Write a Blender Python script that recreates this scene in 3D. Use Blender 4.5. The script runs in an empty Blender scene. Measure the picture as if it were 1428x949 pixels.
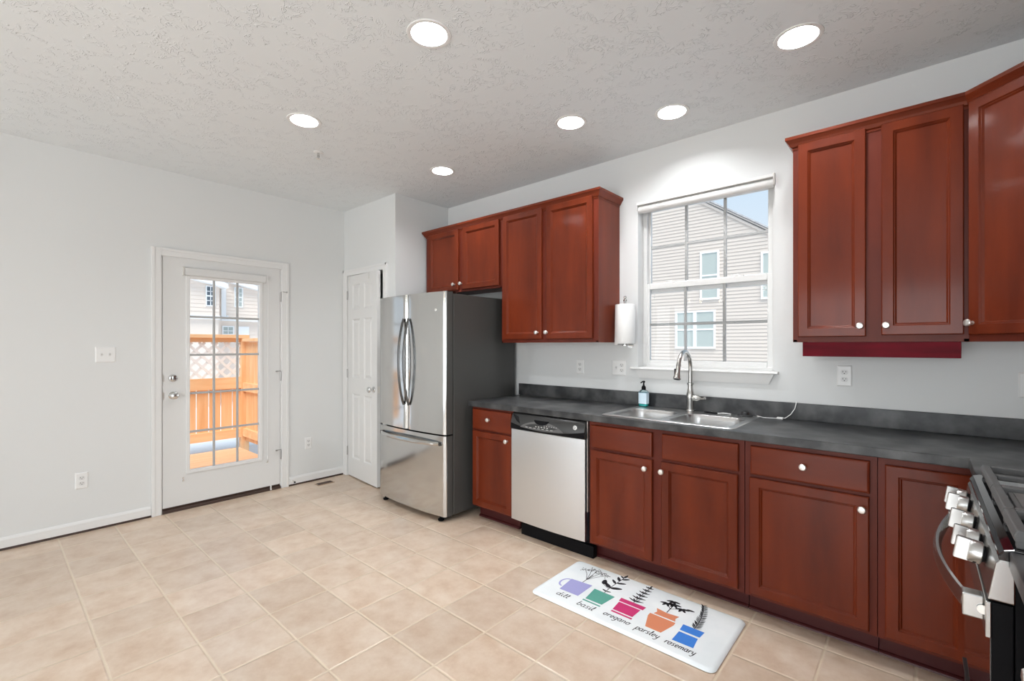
import bpy, bmesh, math, random
from mathutils import Vector, Matrix
random.seed(4)
PI = math.pi
S = bpy.context.scene
COL = S.collection

# ------------------------------------------------------------------ camera
CAM_D, CAM_H, CAM_T, CAM_F = 3.1375, 1.3553, 0.7217, 645.998
cd = bpy.data.cameras.new('camera'); cam = bpy.data.objects.new('camera', cd); COL.objects.link(cam)
cam.location = (0, -CAM_D, CAM_H); cam.rotation_euler = (PI/2, 0, CAM_T)
cd.sensor_width = 36; cd.sensor_fit = 'HORIZONTAL'; cd.lens = 36*CAM_F/1428
cd.shift_y = 6.45/1428; cd.clip_start = .02; cd.clip_end = 200
S.camera = cam

# ------------------------------------------------------------------ world, sun, fill lamps, exposure
SKY = 1.0; SUN = 3.6; FILL = 72; LAMP = 295.0
S.view_settings.view_transform = 'Standard'; S.view_settings.look = 'None'
S.view_settings.exposure = 0.0; S.view_settings.gamma = 1.0
S.view_settings.use_curve_mapping = False
S.cycles.max_bounces = 10; S.cycles.diffuse_bounces = 6; S.cycles.transparent_max_bounces = 16
S.cycles.sample_clamp_indirect = 6.0
w = bpy.data.worlds.new('sky'); S.world = w; w.use_nodes = True
nt = w.node_tree; nt.nodes.clear()
tc = nt.nodes.new('ShaderNodeTexCoord'); sx = nt.nodes.new('ShaderNodeSeparateXYZ')
rp = nt.nodes.new('ShaderNodeValToRGB'); bg = nt.nodes.new('ShaderNodeBackground'); wo = nt.nodes.new('ShaderNodeOutputWorld')
nt.links.new(tc.outputs['Generated'], sx.inputs[0]); nt.links.new(sx.outputs['Z'], rp.inputs[0])
rp.color_ramp.elements[0].position = 0.0; rp.color_ramp.elements[0].color = (.86, .93, 1.0, 1)
rp.color_ramp.elements[1].position = .45; rp.color_ramp.elements[1].color = (.56, .76, .96, 1)
nt.links.new(rp.outputs[0], bg.inputs[0]); bg.inputs[1].default_value = SKY; nt.links.new(bg.outputs[0], wo.inputs[0])
sd = bpy.data.lights.new('sun', 'SUN'); sd.energy = SUN; sd.angle = math.radians(40); sd.color = (1, .95, .87)
so = bpy.data.objects.new('sun', sd); COL.objects.link(so)
so.rotation_euler = Vector((-.42, .50, -1.0)).to_track_quat('-Z', 'Y').to_euler()
def area(name, loc, rot, sx_, sy_, e, c=(1, 1, 1)):
    l = bpy.data.lights.new(name, 'AREA'); l.shape = 'RECTANGLE'; l.size = sx_; l.size_y = sy_; l.energy = e; l.color = c
    o = bpy.data.objects.new(name, l); COL.objects.link(o); o.location = loc; o.rotation_euler = rot; return o
# added fill lamps set in the two unseen openings of the rear wall
for ax, aw in ((-3.92, .9), (-.4, 2.3)):
    area('rear_fill_lamp', (ax, -6.27, 1.15), (PI/2, 0, 0), aw, 2.1, FILL*aw/1.9*1.15, (.93, .97, 1))
# added fill lamp at the unseen side opening of the adjoining room
area('side_fill_lamp', (2.42, -4.4, 1.25), (PI/2, 0, PI/2), 2.4, 2.0, FILL*.8, (.93, .97, 1))

# ------------------------------------------------------------------ materials
def mat(name, color, rough=.5, metal=0, coat=0, coat_r=.1, spec=.5, noise=None, bump=None, aniso=0, emit=None, trans=0):
    m = bpy.data.materials.new(name); m.use_nodes = True
    n = m.node_tree.nodes; L = m.node_tree.links; p = n['Principled BSDF']
    p.inputs['Base Color'].default_value = (*color, 1); p.inputs['Roughness'].default_value = rough
    p.inputs['Metallic'].default_value = metal; p.inputs['Coat Weight'].default_value = coat
    p.inputs['Coat Roughness'].default_value = coat_r; p.inputs['Specular IOR Level'].default_value = spec
    p.inputs['Anisotropic'].default_value = aniso; p.inputs['Transmission Weight'].default_value = trans
    if emit:
        p.inputs['Emission Color'].default_value = (*emit[0], 1); p.inputs['Emission Strength'].default_value = emit[1]
    tcn = n.new('ShaderNodeTexCoord')
    if noise:   # (color2, scale xyz, detail, lo, hi)
        c2, sc, det, lo, hi = noise
        mp = n.new('ShaderNodeMapping'); mp.inputs['Scale'].default_value = sc
        nz = n.new('ShaderNodeTexNoise'); nz.inputs['Scale'].default_value = 1; nz.inputs['Detail'].default_value = det
        r = n.new('ShaderNodeValToRGB'); r.color_ramp.elements[0].position = lo; r.color_ramp.elements[1].position = hi
        r.color_ramp.elements[0].color = (*color, 1); r.color_ramp.elements[1].color = (*c2, 1)
        L.new(tcn.outputs['Object'], mp.inputs[0]); L.new(mp.outputs[0], nz.inputs['Vector'])
        L.new(nz.outputs['Fac'], r.inputs[0]); L.new(r.outputs[0], p.inputs['Base Color'])
    if bump:    # (scale xyz, strength, distance)
        sc, st, di = bump
        mp = n.new('ShaderNodeMapping'); mp.inputs['Scale'].default_value = sc
        nz = n.new('ShaderNodeTexNoise'); nz.inputs['Scale'].default_value = 1; nz.inputs['Detail'].default_value = 3
        b = n.new('ShaderNodeBump'); b.inputs['Strength'].default_value = st; b.inputs['Distance'].default_value = di
        L.new(tcn.outputs['Object'], mp.inputs[0]); L.new(mp.outputs[0], nz.inputs['Vector'])
        L.new(nz.outputs['Fac'], b.inputs['Height']); L.new(b.outputs[0], p.inputs['Normal'])
    return m
M = {}
M['wall'] = mat('wall_paint', (.685, .695, .69), .55, bump=((120, 120, 120), .08, .002))
M['trim'] = mat('white_trim_paint', (.74, .74, .73), .35)
M['door'] = mat('white_door_paint', (.70, .70, .69), .4)
M['muntin'] = mat('shaded_white_grille', (.42, .42, .415), .45)  # white grilles toned grey, their backlit shade put into the colour
M['vinyl'] = mat('white_vinyl', (.68, .68, .67), .4)
C1, C2 = (.155, .024, .0065), (.095, .014, .0045)
M['wood'] = mat('cherry_vertical_grain', C1, .36, coat=.2, coat_r=.12, spec=.15, noise=(C2, (9, 9, 1.6), 5, .35, .72), bump=((60, 60, 6), .03, .001))
M['woodh'] = mat('cherry_horizontal_grain', C1, .36, coat=.2, coat_r=.12, spec=.15, noise=(C2, (1.6, 9, 9), 5, .35, .72), bump=((6, 60, 60), .03, .001))
M['woodf'] = mat('cherry_frame', (.135, .022, .010), .42, spec=.22, noise=((.09, .014, .007), (6, 6, 2), 4, .35, .7))
M['woodr'] = mat('red_mahogany_strip', (.155, .003, .012), .45, spec=.08, noise=((.07, .002, .006), (3, 20, 20), 4, .3, .7))
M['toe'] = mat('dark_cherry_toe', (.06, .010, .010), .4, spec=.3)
M['nickel'] = mat('satin_nickel', (.80, .78, .74), .3, .9)
M['steel'] = mat('brushed_stainless', (.60, .60, .59), .13, 1, aniso=.35, bump=((2, 2, 600), .02, .001))
M['steelv'] = mat('brushed_stainless_bright', (.70, .735, .77), .28, 1, aniso=.4, bump=((600, 2, 2), .02, .001))
M['sinksteel'] = mat('sink_stainless', (.58, .58, .58), .3, 1)
M['rangesteel'] = mat('range_stainless', (.50, .50, .49), .25, 1)
M['faucetm'] = mat('faucet_brushed_nickel', (.50, .49, .47), .22, 1)
M['hingem'] = mat('dull_hinge_steel', (.42, .41, .40), .3, 1)
M['knobm'] = mat('range_knob_metal', (.56, .56, .55), .3, 1)
M['chrome'] = mat('chrome', (.66, .66, .65), .12, 1)
M['handle'] = mat('dark_stainless_handle', (.13, .13, .13), .2, 1)
M['fridgeside'] = mat('grey_appliance_enamel', (.060, .060, .057), .42, bump=((90, 90, 90), .06, .002))
M['black'] = mat('black_plastic', (.007, .007, .008), .45, spec=.07)
M['blackgl'] = mat('black_glass', (.006, .006, .007), .06, coat=1, coat_r=.03)
M['castiron'] = mat('cast_iron', (.10, .10, .10), .42, spec=.6)
M['greyplate'] = mat('grey_griddle', (.16, .16, .155), .4, .3)
M['panelgrey'] = mat('dark_silver_panel', (.055, .055, .055), .3, .5)
M['panelmark'] = mat('panel_markings', (.45, .45, .44), .4)
M['counter'] = mat('dark_slate_laminate', (.024, .025, .027), .36, spec=.4, noise=((.092, .093, .093), (9, 9, 9), 9, .40, .68))
M['white'] = mat('white_plastic', (.78, .78, .77), .35)
M['slot'] = mat('dark_slots', (.03, .03, .03), .6)
M['brown'] = mat('dark_brown_threshold', (.045, .022, .014), .5)
M['brownvent'] = mat('brown_vent_metal', (.06, .028, .016), .45)
M['tan'] = mat('tan_vent_frame', (.42, .30, .21), .5)
M['paper'] = mat('paper_towel', (.82, .82, .81), .9, bump=((140, 140, 140), .3, .003))
M['blind'] = mat('white_blind_fabric', (.66, .66, .65), .7)
M['matfoam'] = mat('white_mat_vinyl', (.84, .88, .89), .55, noise=((.78, .83, .85), (5, 5, 5), 4, .4, .6))
M['p_dill'] = mat('print_lavender', (.36, .36, .66), .55); M['p_basil'] = mat('print_green', (.10, .36, .29), .55)
M['p_oreg'] = mat('print_magenta', (.60, .035, .17), .55); M['p_pars'] = mat('print_peach', (.70, .25, .13), .55)
M['p_rose'] = mat('print_blue', (.045, .22, .70), .55); M['ink'] = mat('print_black', (.014, .016, .022), .55)
M['lens'] = mat('lamp_lens', (.9, .9, .9), .5, emit=((.97, .985, 1), LAMP))
M['reflector'] = mat('lamp_reflector', (.85, .85, .85), .3)
M['soaplabel'] = mat('soap_label', (.62, .76, .85), .5)
M['teal'] = mat('teal_soap', (.03, .42, .38), .2)
M['rubber'] = mat('black_rubber', (.015, .015, .016), .45)
M['siding'] = mat('beige_vinyl_siding', (.65, .585, .53), .6)
M['siding2'] = mat('cream_vinyl_siding', (.82, .72, .64), .6)
M['outtrim'] = mat('white_outside_trim', (.85, .86, .87), .5)
M['outglass'] = mat('house_window_pane', (.45, .50, .48), .6, spec=.15)
M['outglassd'] = mat('dark_house_window_pane', (.10, .13, .16), .1, coat=.5)
M['roof'] = mat('roof_shingles', (.55, .55, .56), .8, noise=((.42, .42, .43), (8, 8, 8), 3, .4, .6))
CEDAR, CEDAR2 = (.88, .56, .32), (.76, .42, .20)
M['cedar'] = mat('cedar_boards', CEDAR, .7, noise=(CEDAR2, (14, 14, 1.5), 5, .35, .75))
M['cedarh'] = mat('cedar_rails', (.89, .59, .35), .7, noise=(CEDAR2, (8, 1.5, 14), 5, .35, .8))
M['deck'] = mat('cedar_deck', (.80, .53, .34), .7, noise=((.70, .42, .24), (14, 1.2, 3), 5, .3, .8))
M['ground'] = mat('pale_ground', (.74, .77, .82), .9)

def glass_mat(name='clear_pane', tint=(1, 1, 1)):
    m = bpy.data.materials.new(name); m.use_nodes = True; n = m.node_tree.nodes; L = m.node_tree.links; n.clear()
    t = n.new('ShaderNodeBsdfTransparent'); t.inputs[0].default_value = (*tint, 1)
    g = n.new('ShaderNodeBsdfGlossy'); g.inputs['Roughness'].default_value = 0.0
    f = n.new('ShaderNodeFresnel'); f.inputs[0].default_value = 1.17
    x = n.new('ShaderNodeMixShader'); o = n.new('ShaderNodeOutputMaterial')
    L.new(f.outputs[0], x.inputs[0]); L.new(t.outputs[0], x.inputs[1]); L.new(g.outputs[0], x.inputs[2]); L.new(x.outputs[0], o.inputs[0])
    return m
M['glass'] = glass_mat(); M['bottle'] = glass_mat('clear_bottle', (.85, .95, .97))

def floor_mat(px=.306, x0=-.012, py=.305, y0=-.667, gw=.0085):
    m = bpy.data.materials.new('ceramic_floor_tile'); m.use_nodes = True
    n = m.node_tree.nodes; L = m.node_tree.links; p = n['Principled BSDF']
    g = n.new('ShaderNodeNewGeometry'); s = n.new('ShaderNodeSeparateXYZ'); L.new(g.outputs['Position'], s.inputs[0])
    def mth(op, a, b=None, c=None):
        k = n.new('ShaderNodeMath'); k.operation = op
        for i, v in enumerate((a, b, c)):
            if v is None: continue
            if isinstance(v, (int, float)): k.inputs[i].default_value = v
            else: L.new(v, k.inputs[i])
        return k.outputs[0]
    ids, ds = [], []
    for ax, pt, o in (('X', px, x0), ('Y', py, y0)):
        u = mth('DIVIDE', mth('SUBTRACT', s.outputs[ax], o), pt)
        ids.append(mth('FLOOR', u))
        fr = mth('FRACT', u); ds.append(mth('MULTIPLY', mth('MINIMUM', fr, mth('SUBTRACT', 1.0, fr)), pt))
    d = mth('MINIMUM', ds[0], ds[1])
    mr = n.new('ShaderNodeMapRange'); mr.inputs['From Min'].default_value = gw*.40; mr.inputs['From Max'].default_value = gw*.62; L.new(d, mr.inputs['Value'])
    cmb = n.new('ShaderNodeCombineXYZ'); L.new(ids[0], cmb.inputs[0]); L.new(ids[1], cmb.inputs[1])
    wn = n.new('ShaderNodeTexWhiteNoise'); wn.noise_dimensions = '2D'; L.new(cmb.outputs[0], wn.inputs['Vector'])
    add = n.new('ShaderNodeVectorMath'); add.operation = 'MULTIPLY_ADD'; L.new(wn.outputs['Color'], add.inputs[0])
    add.inputs[1].default_value = (30, 30, 30); L.new(g.outputs['Position'], add.inputs[2])
    nz = n.new('ShaderNodeTexNoise'); nz.inputs['Scale'].default_value = 8; nz.inputs['Detail'].default_value = 9; nz.inputs['Roughness'].default_value = .66
    L.new(add.outputs[0], nz.inputs['Vector'])
    r = n.new('ShaderNodeValToRGB'); e = r.color_ramp.elements
    e[0].position = .28; e[0].color = (.54, .385, .27, 1); e[1].position = .72; e[1].color = (.72, .60, .49, 1)
    k = e.new(.5); k.color = (.64, .50, .385, 1)
    L.new(nz.outputs['Fac'], r.inputs[0])
    hv = n.new('ShaderNodeHueSaturation'); L.new(r.outputs[0], hv.inputs['Color'])
    L.new(mth('ADD', mth('MULTIPLY', wn.outputs['Value'], .14), .93), hv.inputs['Value'])
    mx = n.new('ShaderNodeMix'); mx.data_type = 'RGBA'; L.new(mr.outputs[0], mx.inputs[0])
    mx.inputs[6].default_value = (.70, .58, .44, 1); L.new(hv.outputs[0], mx.inputs[7]); L.new(mx.outputs[2], p.inputs['Base Color'])
    mr2 = n.new('ShaderNodeMapRange'); mr2.inputs['From Min'].default_value = gw*.3; mr2.inputs['From Max'].default_value = gw*1.0; L.new(d, mr2.inputs['Value'])
    hgt = mth('ADD', mr2.outputs[0], mth('MULTIPLY', nz.outputs['Fac'], .25))
    b = n.new('ShaderNodeBump'); b.inputs['Strength'].default_value = .5; b.inputs['Distance'].default_value = .004; L.new(hgt, b.inputs['Height']); L.new(b.outputs[0], p.inputs['Normal'])
    p.inputs['Roughness'].default_value = .28; p.inputs['IOR'].default_value = 1.65
    return m
M['floor'] = floor_mat()
def ceil_mat():
    m = mat('stomped_ceiling_paint', (.745, .775, .79), .8); n = m.node_tree.nodes; L = m.node_tree.links; p = n['Principled BSDF']
    g = n.new('ShaderNodeNewGeometry')
    def nz(sc, det, dist, v=None):
        k = n.new('ShaderNodeTexNoise'); k.inputs['Scale'].default_value = sc; k.inputs['Detail'].default_value = det; k.inputs['Distortion'].default_value = dist
        L.new(v if v else g.outputs['Position'], k.inputs['Vector']); return k
    def mth(op, a_, b_):
        k = n.new('ShaderNodeMath'); k.operation = op
        for q, v_ in enumerate((a_, b_)):
            if isinstance(v_, (int, float)): k.inputs[q].default_value = v_
            else: L.new(v_, k.inputs[q])
        return k.outputs[0]
    a = nz(17, 1.5, 2.2); rg_ = mth('ABSOLUTE', mth('SUBTRACT', a.outputs['Fac'], .5), 0)
    ra = n.new('ShaderNodeMapRange'); ra.inputs['From Min'].default_value = .045; ra.inputs['From Max'].default_value = .008; L.new(rg_, ra.inputs['Value'])
    bz = nz(9, 4, 1.0); rb = n.new('ShaderNodeMapRange'); rb.inputs['From Min'].default_value = .48; rb.inputs['From Max'].default_value = .58; L.new(bz.outputs['Fac'], rb.inputs['Value'])
    mu = n.new('ShaderNodeMath'); mu.operation = 'MULTIPLY'; L.new(ra.outputs[0], mu.inputs[0]); L.new(rb.outputs[0], mu.inputs[1])
    b = n.new('ShaderNodeBump'); b.inputs['Strength'].default_value = .55; b.inputs['Distance'].default_value = .006; L.new(mu.outputs[0], b.inputs['Height']); L.new(b.outputs[0], p.inputs['Normal'])
    return m
M['ceiling'] = ceil_mat()

# ------------------------------------------------------------------ mesh helpers
class MB:
    def __init__(self): self.bm = bmesh.new(); self.mi = 0
    def face(self, vs):
        try: f = self.bm.faces.new(vs); f.material_index = self.mi; return f
        except ValueError: return None
    def v(self, p): return self.bm.verts.new(p)
    def box(self, x0, x1, y0, y1, z0, z1):
        x0, x1 = min(x0, x1), max(x0, x1); y0, y1 = min(y0, y1), max(y0, y1); z0, z1 = min(z0, z1), max(z0, z1)
        c = [self.v((x, y, z)) for z in (z0, z1) for y in (y0, y1) for x in (x0, x1)]
        for q in ((0, 2, 3, 1), (4, 5, 7, 6), (0, 1, 5, 4), (2, 6, 7, 3), (0, 4, 6, 2), (1, 3, 7, 5)): self.face([c[i] for i in q])
        return self
    def rings(self, loops, cap0=True, cap1=True, closed=True):
        R = [[self.v(p) for p in l] for l in loops]
        for a, b in zip(R, R[1:]):
            k = len(a)
            for i in range(k if closed else k-1): self.face((a[i], a[(i+1) % k], b[(i+1) % k], b[i]))
        if cap0: self.face(list(reversed(R[0])))
        if cap1: self.face(R[-1])
        return self
    def prism(self, pts, vec):
        vec = Vector(vec); return self.rings([[Vector(p) for p in pts], [Vector(p)+vec for p in pts]])
    def lathe(self, prof, O=(0, 0, 0), axis=(0, 0, 1), seg=24, caps=True):
        O = Vector(O); q = Vector((0, 0, 1)).rotation_difference(Vector(axis).normalized())
        loops = []
        for r, h in prof:
            r = max(r, 1e-4)
            loops.append([O + q @ Vector((r*math.cos(2*PI*i/seg), r*math.sin(2*PI*i/seg), h)) for i in range(seg)])
        return self.rings(loops, caps, caps)
    def cyl(self, a, b, r, r2=None, seg=16):
        a, b = Vector(a), Vector(b); L = (b-a).length
        return self.lathe([(r, 0), (r if r2 is None else r2, L)], a, b-a, seg)
    def tube(self, pts, r, seg=10, flat=None, up=(0, 0, 1)):
        """round tube, or a flat bar with half-sizes flat=(along side, along up)"""
        pts = [Vector(p) for p in pts]; n = len(pts); loops = []; prev = Vector(up)
        for i, p in enumerate(pts):
            t = (pts[min(i+1, n-1)] - pts[max(i-1, 0)]).normalized()
            s = t.cross(prev)
            if s.length < 1e-4: s = t.cross(Vector((1, 0, .01)))
            s.normalize(); u = s.cross(t).normalized()
            if flat:
                a, b = flat; e = .35
                loop = [p + s*a*x + u*b*y for x, y in ((1, -e), (1, e), (e, 1), (-e, 1), (-1, e), (-1, -e), (-e, -1), (e, -1))]
            else:
                rr = r[i] if isinstance(r, (list, tuple)) else r
                loop = [p + s*rr*math.cos(2*PI*k/seg) + u*rr*math.sin(2*PI*k/seg) for k in range(seg)]
                prev = u
            loops.append(loop)
        return self.rings(loops)
    def panel(self, O, U, V, w, h, spec, back):
        """stepped rectangular panel: spec = [(inset, depth)], depth grows away from the viewer along U x V reversed"""
        O, U, V = Vector(O), Vector(U).normalized(), Vector(V).normalized(); N = U.cross(V)   # N faces the viewer
        def loop(i, d): return [O+U*a+V*b-N*d for a, b in ((i, i), (w-i, i), (w-i, h-i), (i, h-i))]
        return self.rings([loop(0, back)] + [loop(i, d) for i, d in spec])
    def plate_holes(self, outer, holes, z):
        es = []
        for l in [outer]+holes:
            vs = [self.v((x, y, z)) for x, y in l]
            es += [self.bm.edges.new((vs[i], vs[(i+1) % len(vs)])) for i in range(len(vs))]
        r = bmesh.ops.triangle_fill(self.bm, edges=es, use_beauty=True, use_dissolve=False)
        fs = [f for f in r['geom'] if isinstance(f, bmesh.types.BMFace)]
        for f in fs: f.material_index = self.mi
        return fs
    def extrude_down(self, fs, dz):
        r = bmesh.ops.extrude_face_region(self.bm, geom=fs)
        bmesh.ops.translate(self.bm, vec=(0, 0, dz), verts=[g for g in r['geom'] if isinstance(g, bmesh.types.BMVert)])
        # the original faces stay as the opposite side
    def build(self, name, m, parent=None, local=False, bevel=0, smooth=35, seg=2, recalc=True, kind=None):
        if recalc: bmesh.ops.recalc_face_normals(self.bm, faces=self.bm.faces[:])
        if parent is not None and not local:
            r = parent
            while r.parent: r = r.parent
            bmesh.ops.translate(self.bm, vec=-r.location, verts=self.bm.verts[:])
        me = bpy.data.meshes.new(name); self.bm.to_mesh(me); self.bm.free()
        for k in (m if isinstance(m, (list, tuple)) else [m]): me.materials.append(M[k] if isinstance(k, str) else k)
        if smooth: me.shade_smooth(); me.set_sharp_from_angle(angle=math.radians(smooth))
        o = bpy.data.objects.new(name, me); COL.objects.link(o)
        if parent is not None: o.parent = parent
        if bevel:
            b = o.modifiers.new('bevel', 'BEVEL'); b.width = bevel; b.segments = seg; b.limit_method = 'ANGLE'; b.angle_limit = math.radians(40)
        if kind: o['kind'] = kind
        return o
def tag(o, label=None, cat=None, group=None, kind=None):
    if label: o['label'] = label
    if cat: o['category'] = cat
    if group: o['group'] = group
    if kind: o['kind'] = kind
    return o
def thing(name, label, cat, loc=(0, 0, 0), rz=0, group=None, kind=None):
    o = bpy.data.objects.new(name, None); COL.objects.link(o); o.empty_display_size = .05
    o.location = loc; o.rotation_euler = (0, 0, rz); return tag(o, label, cat, group, kind)
def rrect(x0, x1, y0, y1, r, n=6):
    out = []
    for cx, cy, a in ((x1-r, y0+r, -PI/2), (x1-r, y1-r, 0), (x0+r, y1-r, PI/2), (x0+r, y0+r, PI)):
        out += [(cx+r*math.cos(a+PI/2*i/n), cy+r*math.sin(a+PI/2*i/n)) for i in range(n+1)]
    return out
def sweep(mb, path, prof, s0=0, s1=None):
    """moulding: path of (x, y), profile of (out, z); outward is to the right of the path direction"""
    P = [Vector(p) for p in path]; n = len(P); s1 = n-1 if s1 is None else s1
    loops = []
    for i in range(s0, s1+1):
        def nrm(a, b): d = (b-a).normalized(); return Vector((d.y, -d.x))
        if i == 0: off = nrm(P[0], P[1])
        elif i == n-1: off = nrm(P[-2], P[-1])
        else:
            a, b = nrm(P[i-1], P[i]), nrm(P[i], P[i+1]); s = a+b; off = s*(2/s.length_squared)
        loops.append([(P[i].x+off.x*o, P[i].y+off.y*o, z) for o, z in prof])
    return mb.rings(loops)

# ------------------------------------------------------------------ room shell
H = 2.757; XL = -4.555; XR = .79; YP = -.6377; XP = -3.6357; YB = -6.2; XF = 2.45; YS = -2.75
WX0, WX1, WZ0, WZ1 = -1.54, -.655, 1.195, 2.386           # kitchen window opening
DY0, DY1, DZ = -2.212, -1.281, 2.072                      # patio door opening
MB().box(XL-.15, XF+.1, YB-.1, .16, -.12, 0).build('floor', 'floor', smooth=0, kind='structure')
LAMPS = [(-1.661, -1.816), (-.416, -.692), (-2.887, -1.822), (-1.652, -.70), (-1.12, -.408), (-2.885, -.708)]
mb = MB()
def circ(c, r, n=28): return [(c[0]+r*math.cos(2*PI*i/n), c[1]+r*math.sin(2*PI*i/n)) for i in range(n)]
fs = mb.plate_holes([(XL-.15, YB-.1), (XF+.1, YB-.1), (XF+.1, .16), (XL-.15, .16)], [circ(c, .085) for c in LAMPS], H)
mb.extrude_down(fs, .012)
mb.build('ceiling', 'ceiling', smooth=0, kind='structure')
MB().box(XL-.16, XF+.1, YB-.1, .17, H+.2, H+.26).build('roof_slab', 'wall', smooth=0, kind='structure')
# window wall
mb = MB(); t = .16
mb.box(XL-.15, WX0, 0, t, 0, H); mb.box(WX1, XR+.12, 0, t, 0, H); mb.box(WX0, WX1, 0, t, 0, WZ0); mb.box(WX0, WX1, 0, t, WZ1, H)
mb.build('wall_right', 'wall', smooth=0, kind='structure')
# patio-door wall
mb = MB(); t = .15
mb.box(XL-t, XL, YB, DY0, 0, H); mb.box(XL-t, XL, DY1, .0, 0, H); mb.box(XL-t, XL, DY0, DY1, DZ, H)
mb.build('wall_left', 'wall', smooth=0, kind='structure')
# pantry closet: front wall with door opening, side wall
PX0, PX1, PZ = -4.481, -3.816, 2.072
mb = MB()
mb.box(XL, PX0, YP, YP+.11, 0, H); mb.box(PX1, XP, YP, YP+.11, 0, H); mb.box(PX0, PX1, YP, YP+.11, PZ, H)
mb.box(XP-.11, XP, YP+.11, 0, 0, H)
mb.build('wall_pantry', 'wall', smooth=0, kind='structure')
MB().box(XR, XR+.12, YS, 0, 0, H).build('wall_stove', 'wall', smooth=0, kind='structure')
MB().box(XR+.12, XF, YS, YS+.12, 0, H).build('wall_hall', 'wall', smooth=0, kind='structure')
mb = MB()   # rear wall, two glazed openings
xs = [XL-.15, -4.4, -3.45, -1.6, .8, XF+.1]
for a, b in ((0, 1), (2, 3), (4, 5)): mb.box(xs[a], xs[b], YB-.1, YB, 0, H)
for a, b in ((1, 2), (3, 4)): mb.box(xs[a], xs[b], YB-.1, YB, 2.25, H)
mb.build('wall_rear', 'wall', smooth=0, kind='structure')
for i, (a, b) in enumerate(((-4.4, -3.45), (-1.6, .8))):
    r = thing('window_%d' % (i+2), None, None, (0, 0, 0), kind='structure')  # unseen windows and openings, added to house the rear fill lamps
    f = MB(); 
    for x in (a, (a+b)/2-.04, b-.08): f.box(x, x+.08, YB-.08, YB-.02, .05, 2.25)
    f.box(a, b, YB-.08, YB-.02, 0, .08); f.box(a, b, YB-.08, YB-.02, 2.17, 2.25)
    f.build('window_frame', 'vinyl', r, smooth=0)
    MB().box(a+.05, b-.05, YB-.052, YB-.048, .06, 2.2).build('pane', 'glass', r, smooth=0)
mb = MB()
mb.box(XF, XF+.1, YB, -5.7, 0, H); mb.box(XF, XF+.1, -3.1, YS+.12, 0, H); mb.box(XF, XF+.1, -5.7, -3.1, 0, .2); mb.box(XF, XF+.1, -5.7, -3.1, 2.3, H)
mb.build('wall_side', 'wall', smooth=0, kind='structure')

# baseboards + dark shoe strip
def baseboard(name, y0, y1):
    r = thing(name, None, None, (XL, (y0+y1)/2, 0), kind='structure')
    MB().prism([(XL, y0, .016), (XL+.013, y0, .016), (XL+.013, y0, .068), (XL+.008, y0, .080), (XL+.005, y0, .086), (XL, y0, .086)], (0, y1-y0, 0)).build('board', 'trim', r, smooth=0)
    MB().prism([(XL, y0, 0), (XL+.014, y0, 0), (XL+.012, y0, .012), (XL, y0, .016)], (0, y1-y0, 0)).build('shoe_strip', 'brown', r, smooth=0)
baseboard('baseboard_left', YB, -2.276); baseboard('baseboard_corner', -1.215, YP-.001)
# ------------------------------------------------------------------ patio door
CP = [(0, 0), (.012, .0), (.016, .010), (.014, .030), (.018, .050), (.018, .060), (0, .062)]   # (proud, across)
def casing_left(name, y_in0, y_in1, ztop, wdt):
    mb = MB()
    # legs with a stepped face, head mitred visually by overlap
    for a, b in ((y_in0-wdt, y_in0), (y_in1, y_in1+wdt)):
        mb.box(XL, XL+.016, a, b, 0, ztop+wdt)
        o = a if a < y_in0-.001 and b <= y_in0 else b-.022
        mb.box(XL+.016, XL+.020, o, o+.022, 0, ztop+wdt)
    mb.box(XL, XL+.0155, y_in0, y_in1, ztop, ztop+wdt); mb.box(XL+.016, XL+.020, y_in0, y_in1, ztop+wdt-.022, ztop+wdt)
    return mb.build(name, 'trim', smooth=0, kind='structure', bevel=.003)
casing_left('trim_1', DY0, DY1, DZ, .062)
mb = MB()      # jamb lining
mb.box(XL-.15, XL, DY0, DY0+.008, 0, DZ); mb.box(XL-.15, XL, DY1-.008, DY1, 0, DZ); mb.box(XL-.15, XL, DY0, DY1, DZ-.006, DZ)
mb.build('trim_2', 'trim', smooth=0, kind='structure')
mb = MB(); mb.prism([(XL-.15, DY0+.008, 0), (XL+.012, DY0+.008, 0), (XL+.010, DY0+.008, .014), (XL-.004, DY0+.008, .026), (XL-.15, DY0+.008, .030)], (0, DY1-DY0-.016, 0))
mb.build('trim_3', 'brown', smooth=0, kind='structure')
D = thing('door_1', 'white patio door with a fifteen-pane glazed panel in the left wall', 'door', (XL, DY1, 0), kind='structure')
a, b = DY0+.011, DY1-.011; z0, z1 = .042, 2.066; xf = XL-.002; xb = xf-.044
gy0, gy1, gz0, gz1 = -2.020, -1.473, .314, 1.913
mb = MB(); mb.box(xb, xf, a, gy0, z0, z1); mb.box(xb, xf, gy1, b, z0, z1); mb.box(xb, xf, gy0, gy1, z0, gz0); mb.box(xb, xf, gy0, gy1, gz1, z1)
slab = mb.build('slab', 'door', D, smooth=0)
mb = MB()   # raised lip frame of the light
lw = .024
for q in ((gy0-lw, gy0+.004, gz0-lw, gz1+lw), (gy1-.004, gy1+lw, gz0-lw, gz1+lw), (gy0, gy1, gz0-lw, gz0+.004), (gy0, gy1, gz1-.004, gz1+lw)):
    mb.box(xf-.02, xf+.010, *q)
mb.build('glazing_frame', 'trim', D, smooth=0, bevel=.004)
mb = MB()
for i in (1, 2):
    y = gy0+(gy1-gy0)*i/3; mb.box(xf-.016, xf-.004, y-.009, y+.009, gz0, gz1)
for i in range(1, 5):
    z = gz0+(gz1-gz0)*i/5; mb.box(xf-.0155, xf-.0045, gy0, gy1, z-.009, z+.009)
mb.build('muntin_grid', 'muntin', D, smooth=0, bevel=.003)
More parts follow.
